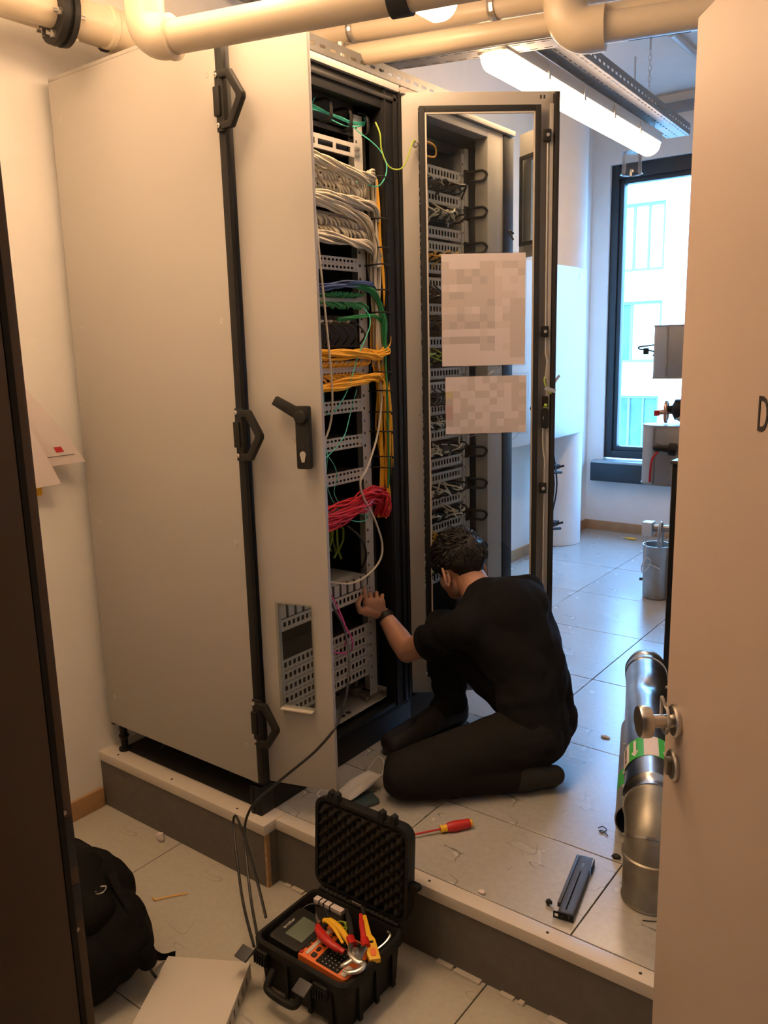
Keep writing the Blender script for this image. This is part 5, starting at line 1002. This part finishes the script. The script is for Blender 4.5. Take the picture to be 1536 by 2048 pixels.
mb = MB(); curve_bar(mb, [(.575, -.20, -.062), (.54, -.165, -.054), (.505, -.128, -.050)], [.008, .0075, .005], 8, .7); obj('handle', mb, 'redp', t, smooth=True)
mb = MB(); curve_bar(mb, [(.53, -.205, -.060), (.555, -.222, -.060)], .0115, 10, .8); obj('grip', mb, 'redp', t, smooth=True); mb = MB(); curve_bar(mb, [(.565, -.188, -.060), (.587, -.207, -.060)], .0115, 10, .8); obj('grip', mb, 'redp', t, smooth=True)
mb = MB(); curve_bar(mb, [(.548, -.222, -.058), (.572, -.252, -.056), (.60, -.262, -.058), (.618, -.258, -.060), (.622, -.278, -.062), (.605, -.298, -.064), (.585, -.300, -.066)], [.008, .0095, .009, .008, .008, .0065, .004], 10, .55); curve_bar(mb, [(.585, -.212, -.06), (.590, -.235, -.058), (.60, -.258, -.058)], [.009, .010, .010], 10, .55); curve_bar(mb, [(.585, -.265, -.060), (.578, -.282, -.064), (.57, -.29, -.068)], [.008, .008, .006], 10, .6); mb.cyl((.582, -.245, -.062), (.582, -.245, -.045), .009, 12); obj('jaws', mb, 'steel', t, smooth=True)
t = thing('yellow_stripper', 'yellow cable stripper with an orange eye at the right side of the tool case', 'cable stripper', (.59, -.19, -.09))
sm_ = Matrix.Translation((.512, -.122, -.066)) @ Matrix.Rotation(math.radians(-42), 4, 'Z') @ Matrix.Rotation(math.radians(7), 4, 'Y')
mb = MB(); mb.M = sm_; mb.prism([(0, -.006), (.06, -.008), (.075, -.013), (.125, -.016), (.15, -.012), (.15, .018), (.085, .015), (.07, .008), (0, .006)], (0,0,0), (1,0,0), (0,1,0), .016); obj('body', mb, 'yellow', t, bevel=.003)
mb = MB(); mb.M = sm_; mb.prism([(.013*math.cos(a*PI/9), .008*math.sin(a*PI/9)) for a in range(18)], (.128, .002, .0165), (1,0,0), (0,1,0), .002); obj('eye', mb, 'orange', t); mb = MB(); mb.M = sm_; mb.box(.092, .098, -.010, .008, .016, .0175); obj('slot', mb, 'blackp', t)
mb = MB(); mb.M = sm_; mb.box(-.03, .03, -.004, .004, .004, .012); obj('arm', mb, 'blackp', t)
t = thing('small_wrench', 'chrome hook tool against the right wall of the tool case', 'tool', (.59, -.15, -.1))
mb = MB(); curve_bar(mb, [(.575, -.185, -.105), (.59, -.165, -.095), (.60, -.140, -.085), (.598, -.118, -.078), (.585, -.112, -.078)], .004, 8); obj('hook', mb, 'steel', t, smooth=True); mb = MB(); curve_bar(mb, [(.555, -.17, -.108), (.58, -.19, -.105), (.602, -.205, -.10)], .003, 8); obj('rod', mb, 'steel', t, smooth=True); mb = MB(); curve_bar(mb, [(.53, -.125, -.105), (.55, -.15, -.103), (.565, -.17, -.10)], .008, 8); obj('grip', mb, 'redp', t, smooth=True)
t = thing('parts_bag', 'clear bag with a white card strip in the back left corner of the tool case', 'bag', (.38, -.12, -.14))
mb = MB().box(.325, .425, -.118, -.106, -.16, -.094); obj('bag', mb, 'galvd', t, bevel=.003); mb = MB().box(.324, .428, -.121, -.103, -.096, -.082); st_ = obj('card_strip', mb, 'paperw', t, bevel=.0015)
for x in (.345, .362, .385): obj('band', MB().box(x, x+.003, -.1225, -.102, -.099, -.080), 'blackp', st_)
t = thing('charger', 'small black charger block with a thin lead beside the card strip', 'charger', (.42, -.16, -.12)); obj('block', one(.395, .435, -.175, -.148, -.15, -.088), 'blackp', t, bevel=.003); obj('lead', MB().tube([(.41, -.148, -.11), (.37, -.13, -.085), (.335, -.15, -.08), (.325, -.185, -.09)], .002, 6, 5), 'cblk', t); obj('block_face', one(.332, .36, -.19, -.165, -.15, -.10), 'blackp', t, bevel=.003)
cord('coiled_lead', 'thin reddish lead coiled under the pliers in the tool case', [(.44, -.165, -.085), (.46, -.15, -.08), (.48, -.165, -.078), (.46, -.18, -.08), (.45, -.16, -.078), (.475, -.15, -.078), (.49, -.175, -.08)], .0022, 'cgy')

# ------------------------------------------------------------------ shelf plate, bag, hanging papers
t = thing('slotted_shelf', 'light grey sheet metal shelf with a slotted flange lying in front of the tool case', 'shelf', (.2, -.5, ZF))
so = Vector((.278, -.332, 0)); su = Vector((-.870, -.493, 0)); sv = Vector((.478, -.878, 0)); sv = (sv - su*sv.dot(su)).normalized(); SM = Matrix(((su.x, sv.x, 0, so.x), (su.y, sv.y, 0, so.y), (0, 0, 1, 0), (0,0,0,1)))
mb = MB(); mb.M = SM; mb.box(0, .235, 0, .52, ZF+.046, ZF+.05); obj('plate', mb, 'shelf', t, bevel=.001)
mb = MB(); mb.M = SM; mb.slots((0, .005, ZF+.002), (0,1,0), (0,0,1), [(.03, 0)] + [(.011, 1), (.025, 0)]*13, [(.008, 0), (.024, 1), (.012, 0)], .002); mb.box(.0, .012, .0, .52, ZF+.0005, ZF+.003); obj('slotted_flange', mb, 'rail', t, kind='stuff')
mb = MB(); mb.M = SM; mb.box(.233, .235, 0, .52, ZF+.001, ZF+.046); mb.box(0, .235, 0, .002, ZF+.001, ZF+.046); obj('rear_flange', mb, 'shelf', t)
def remesh(name, mb, m, voxel, parent=None, smooth_it=4, disp=None, label=None, loc=None):
    o = obj(name, mb, m, parent, loc=loc); r = o.modifiers.new('r', 'REMESH'); r.mode = 'VOXEL'; r.voxel_size = voxel; r.use_smooth_shade = True
    if smooth_it: s = o.modifiers.new('s', 'SMOOTH'); s.iterations = smooth_it; s.factor = .5
    dg = bpy.context.evaluated_depsgraph_get(); me = bpy.data.meshes.new_from_object(o.evaluated_get(dg), preserve_all_data_layers=False, depsgraph=dg)
    o.modifiers.clear(); old = o.data; o.data = me; bpy.data.meshes.remove(old)
    if not me.materials: me.materials.append(M[m] if isinstance(m, str) else m)
    off = wpos(o)
    if disp:
        nr = [v.normal.copy() for v in me.vertices]
        for v, q in zip(me.vertices, nr): v.co = v.co + q*disp(v.co + off)
    for p in me.polygons: p.use_smooth = True
    if label: o['label'] = label
    return o
def blob(mb, p0, r0, p1=None, r1=None, n=20, sc=(1,1,1)):
    mb.ball(p0, r0, n, 12, sc)
    if p1 is not None:
        mb.ball(p1, r1, n, 12, sc); d = Vector(p1) - Vector(p0)
        if d.length > 1e-4: mb.cone(p0, p1, r0*.995, r1*.995, n)
    return mb
t = thing('backpack', 'black nylon backpack slumped on the lower floor beside the dark door frame', 'backpack', (-.2, -.55, ZF))
mb = MB(); blob(mb, (-.42, -.46, -.105), .11, (-.03, -.56, -.085), .12); blob(mb, (-.34, -.64, -.11), .105, (-.02, -.64, -.11), .105); blob(mb, (-.36, -.52, -.06), .12, (-.14, -.50, -.03), .10); blob(mb, (-.03, -.55, -.10), .10, (.03, -.545, -.085), .075)
remesh('body', mb, 'bag', .008, t, 6, lambda p: .010*noise.noise(p*9) + .005*noise.noise(p*26))
mb = MB(); blob(mb, (-.16, -.55, .03), .075, (-.04, -.60, .0), .07); remesh('front_pocket', mb, 'bag', .007, t, 4, lambda p: .008*noise.noise(p*16))
mb = MB().tube([(-.10, -.48, .045), (-.03, -.52, .055), (.05, -.53, .01), (.085, -.52, -.06), (.07, -.50, -.12), (.03, -.44, -.20), (.04, -.40, -.212)], .011, 6, 6, False, .25); obj('strap', mb, 'bag', t, smooth=True)
mb = MB().tube([(.085, -.53, -.10), (.10, -.52, -.16), (.11, -.50, -.205), (.12, -.53, -.214)], .004, 6, 5); obj('strap_end', mb, 'cblk', t)
mb = MB().tube([(-.052, -.575, .062), (-.03, -.59, .064), (-.018, -.568, .062), (-.035, -.548, .062)], .0022, 6, 4, True); mb.tube([(-.05, -.60, .06), (-.03, -.58, .066)], .0022, 6); obj('buckle_ring', mb, 'steel', t, smooth=True)
mb = MB(); blob(mb, (.09, -.535, -.09), .03, (.095, -.53, -.115), .028); remesh('side_lump', mb, 'bag', .006, t, 3)
mb = MB().tube([(.02, -.655, -.03), (-.03, -.68, -.07), (-.06, -.70, -.13)], .002, 6); obj('zip', mb, 'steel', t)
def sheet(name, pts_fn, nu, nv, m, parent):
    mb = MB(); mb.add([pts_fn(i/nu, j/nv) for i in range(nu+1) for j in range(nv+1)], [[i*(nv+1)+j, i*(nv+1)+j+1, (i+1)*(nv+1)+j+1, (i+1)*(nv+1)+j] for i in range(nu) for j in range(nv)])
    return obj(name, mb, m, parent, smooth=True)
def hang(y0, y1, z0, z1, xo, curl, bow):
    def f(u, v):                       # u across, v down; sheet hung by its left corner, its right edge bows
        y = y0 + (y1-y0)*u*(.30 + .70*v**.8) ; z = z0 + (z1-z0)*v + .06*u*(1-v)*-1 + .02*u*v
        return (XL + .006 + xo + curl*(u**2)*(.3+v) + bow*math.sin(v*PI)*.01, y, z)
    return f
t = thing('hanging_drawing', 'large curled paper drawing hanging on the left wall, with a red square stamp', 'paper sheet', (XL+.02, -.2, 1.06))
f = hang(-.42, -.018, 1.53, 1.085, .004, .05, 1); sheet('sheet', f, 14, 14, 'paperw', t)
def onsheet(name, f, u0, u1, v0, v1, m, parent, e=.0012):
    mb = MB(); q = [f(u, v) for u, v in ((u0, v0), (u1, v0), (u1, v1), (u0, v1))]; mb.add([(p[0]+e, p[1], p[2]) for p in q], [[0,1,2,3]]); return obj(name, mb, m, parent)
onsheet('stamp', f, .82, .885, .835, .885, 'red', t)
for v in (.86,): onsheet('frame_line', f, .45, .95, .915, .922, 'inkd', t)
onsheet('frame_line', f, .56, .565, .50, .90, 'inkd', t); onsheet('frame_line', f, .66, .664, .55, .90, 'inkd', t)
t = thing('hanging_drawing', 'curled paper sheet hanging in front of the larger drawing on the left wall', 'paper sheet', (XL+.03, -.2, 1.03))
f = hang(-.42, -.115, 1.52, 1.02, .022, .03, 1); sheet('sheet', f, 12, 12, 'paperw', t)
onsheet('stamp', f, .70, .74, .86, .90, 'red', t)
tag(obj('yellow_note', one(XL+.002, XL+.004, -.26, -.15, 1.0, 1.10), 'yellow', None, loc=(XL+.003, -.2, 1.05)), 'yellow paper edge behind the hanging drawings', 'note')
tag(obj('wall_hook', MB().cyl((XL, -.40, 1.515), (XL+.05, -.40, 1.522), .006, 8), 'steel', None, loc=(XL, -.40, 1.515)), 'small steel wall hook holding the hanging drawings', 'hook')
# ------------------------------------------------------------------ the man kneeling at the open cabinet
V = Vector
man = thing('person', 'man in black T-shirt and dark jeans kneeling at the open cabinet, reaching to a panel', 'person', (.45, .62, 0))
HL, HR = V((.60, .685, .165)), V((.575, .85, .165)); KL, AL, TL = V((.318, .352, .088)), V((.585, .585, .060)), V((.690, .690, .042))
KR, AR, TR = V((.190, .792, .428)), V((.185, .838, .095)), V((.092, .575, .036))
NK, HC = V((.352, .79, .592)), V((.238, .815, .684)); SL, SR = V((.385, .628, .526)), V((.450, .955, .575))
EL, WL = V((.120, .652, .378)), V((-.008, .682, .486)); ER, WR = V((.455, 1.0, .33)), V((.415, .915, .405))
PV = V((.570, .765, .180)); M1 = V((.548, .79, .36)); CH = V((.435, .79, .525))
lp, lc = V((.15, -.98, 0)), V((-.29, -.95, -.12)).normalized()
def torso(mb, g):
    blob(mb, HL + V((.0,.0,.0)), .098+g, M1 + lp*.062, .100+g); blob(mb, HR, .098+g, M1 - lp*.062, .100+g)
    blob(mb, M1 + lp*.062, .100+g, CH + lc*.085, .102+g); blob(mb, M1 - lp*.062, .100+g, CH - lc*.085, .102+g); blob(mb, PV, .10+g, M1, .118+g); blob(mb, M1, .118+g, CH + V((.025, 0, .01)), .122+g); blob(mb, CH + lc*.05 + V((.03,0,.02)), .10+g, CH - lc*.05 + V((.03,0,.02)), .10+g)
    blob(mb, M1, .105+g, CH + V((.02,0,.02)), .105+g)
    blob(mb, CH + lc*.08 + V((-.01,0,.015)), .088+g, SL, .064+g); blob(mb, CH - lc*.08 + V((0,0,.015)), .088+g, SR, .064+g); blob(mb, SL, .058+g, NK, .062+g); blob(mb, SR, .058+g, NK, .062+g)
# head frame
hf = V((-.86, .25, -.46)).normalized(); hl = V((-.12, -.93, .10)); hl = (hl - hf*hl.dot(hf)).normalized(); hu = hf.cross(hl); hu = hu if hu.z > 0 else -hu
def hp(f, l, u): return HC + hf*f + hl*l + hu*u
def ell(mb, c, a, b, d, n=28, m=18, fr=None):
    base = len(mb.v); mb.ball((0,0,0), 1, n, m); 
    for i in range(base, len(mb.v)): q = mb.v[i]; mb.v[i] = c + hf*q.x*a + hl*q.y*b + hu*q.z*d
    return mb
mb = MB(); torso(mb, -.012)
blob(mb, NK + V((.01, 0, -.03)), .066, NK + V((-.045, .008, .045)), .056); blob(mb, NK + V((-.03, .008, .03)), .055, hp(-.035, 0, -.055), .052)
ell(mb, hp(-.012, 0, .018), .098, .076, .092); ell(mb, hp(.022, 0, -.045), .070, .060, .070); ell(mb, hp(.050, 0, -.088), .034, .036, .030); ell(mb, hp(.040, .034, -.050), .035, .026, .030); ell(mb, hp(.040, -.034, -.050), .035, .026, .030)
ell(mb, hp(.085, 0, -.030), .012, .011, .026); ell(mb, hp(.093, 0, -.046), .014, .013, .011); ell(mb, hp(.075, 0, -.076), .012, .022, .007); ell(mb, hp(.073, 0, -.086), .011, .019, .007); ell(mb, hp(.068, 0, .012), .022, .05, .012)
for s in (1, -1):       # ears
    c = hp(-.010, s*.078, -.038); R1 = [c + hu*(.031*math.cos(a)) + hf*(-.016*math.sin(a)*(1 if math.sin(a) > 0 else .7) - .004*math.cos(a)) + hl*s*(.010 + .010*math.sin(a)) for a in [i*PI/8 for i in range(16)]]
    mb.tube(R1, .0052, 8, 0, True); ell(mb, c - hl*s*.004, .016, .007, .027); ell(mb, c + hu*-.030 + hf*.004, .008, .006, .010)
blob(mb, HL, .088, KL, .066); blob(mb, HR, .088, KR, .064); blob(mb, KL, .062, AL, .040); blob(mb, KR, .060, AR, .042); blob(mb, AL, .038, TL, .028); blob(mb, AR, .040, TR, .028)
blob(mb, SL, .056, EL, .042); blob(mb, EL, .043, EL.lerp(WL, .35), .042); blob(mb, EL.lerp(WL, .35), .042, WL, .0265); blob(mb, SR, .054, ER, .041); blob(mb, ER, .042, WR, .027)
# left hand: back towards the viewer, index pressed on the panel
def P_(x, y, z): return V((x, y, z))
def palm(mb, W, KI, KP, r=.0155):
    for t in (0, .33, .67, 1): blob(mb, W.lerp(W + (KI.lerp(KP, t)-W)*.2, .5), .020, KI.lerp(KP, t), r, 14)
def finger(mb, pts, r):
    for i in range(len(pts)-1): blob(mb, pts[i], r[i], pts[i+1], r[i+1], 12)
KI, KP = P_(-.026, .606, .552), P_(-.010, .672, .538)
palm(mb, WL + V((-.006, -.008, .010)), KI, KP); blob(mb, WL + V((-.012, -.03, .012)), .022, P_(-.028, .598, .520), .019, 14)
finger(mb, [KI, P_(-.030, .602, .578), P_(-.038, .609, .593), P_(-.041, .613, .603)], [.0100, .0090, .0082, .0068])
finger(mb, [KI.lerp(KP, .36), P_(-.034, .636, .574), P_(-.045, .645, .572), P_(-.047, .640, .556)], [.0102, .0092, .0085, .0072])
finger(mb, [KI.lerp(KP, .70), P_(-.028, .668, .570), P_(-.040, .675, .562), P_(-.044, .668, .546)], [.0098, .0088, .0080, .0068])
finger(mb, [KP, P_(-.020, .694, .556), P_(-.032, .700, .546), P_(-.037, .693, .533)], [.0088, .0078, .0072, .0062])
finger(mb, [P_(-.024, .605, .510), P_(-.032, .572, .526), P_(-.036, .566, .552), P_(-.038, .586, .574)], [.0135, .0112, .0100, .0078])
# right hand, out of sight behind the body, resting near the post
KI2, KP2 = P_(.355, .845, .402), P_(.375, .905, .385); palm(mb, WR, KI2, KP2)
for q in (0, .34, .68, 1): b = KI2.lerp(KP2, q); finger(mb, [b, b + V((-.032, -.006, -.006)), b + V((-.052, -.010, -.020)), b + V((-.062, -.012, -.036))], [.0095, .0088, .008, .007])
finger(mb, [WR + V((-.02, -.02, .0)), WR + V((-.036, -.05, .0)), WR + V((-.05, -.07, -.012)), WR + V((-.062, -.08, -.03))], [.013, .011, .010, .008])
body = remesh('body', mb, 'skin', .0033, man, 3)
# T-shirt with sleeves, collar and folds
mb = MB(); torso(mb, .004); blob(mb, SL, .066, SL.lerp(EL, .42), .064); blob(mb, SL.lerp(EL, .42), .064, SL.lerp(EL, .74), .058); blob(mb, SR, .066, SR.lerp(ER, .55), .060); blob(mb, PV + V((.02, .0, -.04)), .10, PV, .11)
blob(mb, HL + V((.0,-.005,-.01)), .100, HR + V((.005,.01,-.01)), .100)
def cloth(p):
    a = noise.noise(V((p.x*6, p.y*6, p.z*9))); q = (p.x*.55 + p.z*.9 - p.y*.5)*24; b = noise.noise(V((q, p.x*4, p.y*4))); r_ = noise.noise(V((p.z*30 - p.x*14 + 2*a, p.y*5, 3.1)))
    return .009*a + .007*(abs(b)**.8)*(1 if b > 0 else -1) + .006*r_*max(0, 1-abs(p.z-.30)/.24)
def cut(o, fn):           # drop the faces whose centre fails fn (clean hems)
    bm = bmesh.new(); bm.from_mesh(o.data); off = wpos(o)
    bmesh.ops.delete(bm, geom=[f for f in bm.faces if not fn(f.calc_center_median() + off)], context='FACES'); bm.to_mesh(o.data); bm.free(); return o
sh_ = remesh('t_shirt', mb, 'shirt', .007, man, 22, cloth)
def shirt_keep(p):
    e = (EL-SL).normalized(); q = (p-SL).dot(e); d = ((p-SL) - e*q).length
    if q > .195 and d < .09 and p.x < .33: return False
    e = (ER-SR).normalized(); q = (p-SR).dot(e); d = ((p-SR) - e*q).length
    if q > .16 and d < .085 and p.x < .40 and p.y > .85: return False
    return p.z > .115 and (p - (NK + V((-.045, .006, .052)))).length > .052
cut(sh_, shirt_keep); s_ = sh_.modifiers.new('s', 'SOLIDIFY'); s_.thickness = .003; s_.offset = 1
for (A_, B_, q_, r_, nm_) in ((SL, EL, .195, .0600, 'near'), (SR, ER, .16, .062, 'far')):
    e_ = (B_-A_).normalized(); u_ = e_.orthogonal().normalized(); v_ = e_.cross(u_)
    obj('sleeve_hem', MB().tube([A_ + e_*(q_-.004) + (u_*math.cos(a) + v_*math.sin(a))*r_ for a in [i*PI/14 for i in range(28)]], .0048, 8, 0, True, 1.8), 'shirt', man, smooth=True)
nd = (hp(-.035, 0, -.055) - NK).normalized(); u_ = nd.orthogonal().normalized(); v_ = nd.cross(u_)
obj('collar', MB().tube([NK + nd*.012 + (u_*math.cos(a) + v_*math.sin(a))*.066 for a in [i*PI/12 for i in range(24)]], .0065, 8, 0, True, 1.6), 'shirt', man, smooth=True)
# jeans
mb = MB(); blob(mb, PV + V((.005, 0, -.03)), .128, PV + V((0,0,.05)), .118); blob(mb, HL, .112, HL.lerp(KL, .5), .100); blob(mb, HL.lerp(KL, .5), .100, KL, .082); blob(mb, HR, .112, HR.lerp(KR, .5), .096); blob(mb, HR.lerp(KR, .5), .096, KR, .080)
blob(mb, KL, .080, KL.lerp(AL, .45), .074); blob(mb, KL.lerp(AL, .45), .074, AL, .056); blob(mb, KR, .078, KR.lerp(AR, .4), .074); blob(mb, KR.lerp(AR, .4), .074, AR + V((.004, .0, .035)), .062)
blob(mb, AR + V((.0, .0, .05)), .062, AR + V((-.012, -.03, .015)), .056)
def denim(p):
    a = noise.noise(V((p.x*8, p.y*8, p.z*9))); b = noise.noise(V((p.x*22, p.y*22+5, p.z*26)))
    return .006*a + .004*b + (.004*math.sin(p.z*75 + 4*a) if (p.x < .27 and p.z < .22) else 0)
jn = remesh('jeans', mb, 'jeans', .007, man, 6, denim); cut(jn, lambda p: p.z > .006)
# shoes
def shoe(A, T, up, side=0):
    d = (T-A).normalized(); up = (up - d*up.dot(d)).normalized(); sd = d.cross(up); L = (T-A).length
    k = L/.29; mb = MB(); blob(mb, A - d*.025 - up*.01, .050, A + d*.04, .053); blob(mb, A + d*.03, .053, A + d*.15*k, .046); blob(mb, A - d*.03 - up*.035, .042, A - d*.03, .046)
    for s in (-.5, 0, .5): blob(mb, A + d*.11*k + sd*s*.03, .040, T - d*.005 + sd*s*.032, .034)
    return mb, d, up, sd
for (A, T, up, nm) in ((AR, TR, V((0,0,1)), 'r'), (AL, TL, V((.25, -.35, -.5)), 'l')):
    mb, d, u_, sd = shoe(A, T, up); s_ = remesh('sneaker', mb, 'sock', .005, man, 4)
    pr_ = [(-.072, -.02), (-.06, -.038), (0, -.040), (.10, -.046), (.20, -.05), (.27, -.035), (.292, 0), (.27, .035), (.20, .05), (.10, .044), (0, .038), (-.06, .036), (-.072, .02)]
    lowz = -.062 if nm == 'r' else -.052
    mb = MB()
    if nm == 'r':
        L = (TR-AR); L.z = 0; k = (L.length+.035)/.292; dr = L.normalized(); sr = V((-dr.y, dr.x, 0)); mb.prism([(a*k, b) for a, b in pr_], V((AR.x, AR.y, .002)), dr, sr, .026)
    else:
        dl = (TL-AL).normalized(); nr = V((.62, -.45, .64)); nr = (nr - dl*nr.dot(dl)).normalized(); sl = nr.cross(dl); mb.prism([(a*.55, b*.85) for a, b in pr_], AL + nr*.034 - dl*.01, dl, sl, .012)
    if nm == 'r': obj('sole', mb, 'sole', s_, smooth=False, bevel=.005)
# hair
mb = MB(); ell(mb, hp(-.016, 0, .026), .112, .090, .100, 40, 28)
hv = []
for v in mb.v:
    q = v - HC; f, l, u = q.dot(hf), q.dot(hl), q.dot(hu); n_ = noise.noise(v*22)*.009 + noise.noise(v*60)*.004
    line = -.035 if f > -.045 else -.094           # nape hangs lower than the temples
    if f > .035: line = .030 + (f-.035)*.35
    if abs(l) > .05 and -.04 < f < .022: line = -.012
    k = 1 if u > line else max(0, 1 - (line-u)/.022)
    c = hp(-.016, 0, .012); dv = v - c; top = max(0, u/.1)
    hv.append(c + dv*(1 + (n_/.1 if k > .3 else 0) + .06*top*max(0, f+.02)/.1 - (1-k)*.30))
mb.v = hv; hair = obj('hair', mb, 'hair', man, smooth=True)
mb = MB(); rnd = random.Random(5)
for i in range(900):
    a = rnd.random()*2*PI; z = rnd.uniform(-.3, 1); s = math.sqrt(max(0, 1-z*z)); f0, l0, u0 = s*math.cos(a), s*math.sin(a), z
    p = hp(-.016 + f0*.110, l0*.088, .026 + u0*.099); q = p - HC; f, l, u = q.dot(hf), q.dot(hl), q.dot(hu)
    if u < (-.03 if f < -.04 else .0) or (f > .05 and u < .035): continue
    nrm = (hf*f0/.112 + hl*l0/.09 + hu*u0/.1).normalized()
    crown = (hf*.55 + hl*rnd.uniform(-.5, .5) - hu*(.55 if u < .05 else .05)); tg = (crown - nrm*crown.dot(nrm)).normalized(); L = rnd.uniform(.025, .05)*(1.0 if u > .03 else .55); lift = rnd.uniform(.002, .008)*(1.9 if rnd.random() < .06 else 1)
    mb.tube([p - nrm*.003, p + tg*L*.5 + nrm*lift, p + tg*L + nrm*(lift*.6 - L*L*3.5)], [.0028, .0022, .0007], 4)
obj('hair_strands', mb, 'hair', hair, kind='stuff', smooth=True)
for s in (1, -1):
    mb = MB(); ell(mb, hp(.068, s*.030, -.012), .011, .013, .010, 12, 8); e_ = obj('eye', mb, 'eye', man, smooth=True); mb = MB(); ell(mb, hp(.0775, s*.030, -.013), .003, .005, .005, 10, 6); obj('iris', mb, 'hair', e_)
    mb = MB(); mb.tube([hp(.078, s*.014, .006), hp(.080, s*.030, .012), hp(.066, s*.050, .006)], .003, 6, 3); obj('eyebrow', mb, 'hair', man)
# glasses
mb = MB()
for s in (1, -1):
    mb.tube([hp(.098, s*.032, -.014) + hl*math.cos(a)*.023 + hu*math.sin(a)*.017 for a in [i*PI/10 for i in range(20)]], .0014, 6, 0, True); mb.tube([hp(.096, s*.056, -.008), hp(.06, s*.074, -.010), hp(-.005, s*.079, -.014), hp(-.022, s*.079, -.03)], .0016, 6, 3)
mb.tube([hp(.099, .009, -.008), hp(.104, 0, -.004), hp(.099, -.009, -.008)], .0014, 6, 3); obj('glasses', mb, 'blackp', man, smooth=True)
# wristband watch
d = (WL-EL).normalized(); c = WL - d*.012; u_ = d.cross(V((0,0,1))).normalized(); v_ = d.cross(u_)
wb = obj('wristband', MB().lathe(c - d*.011, d, [(0, .027), (0, .0335), (.022, .0315), (.022, .026)], 28), 'blackp', man, smooth=True)
pc = c + V((.3, .3, -.9)).normalized()*.033; obj('watch_case', MB().lathe(pc - V((.1, .1, -.3)).normalized()*.004, V((.3, .3, -.9)), [(0, .015), (.006, .016), (.009, .014), (.009, 0)], 16), 'blackp', wb)
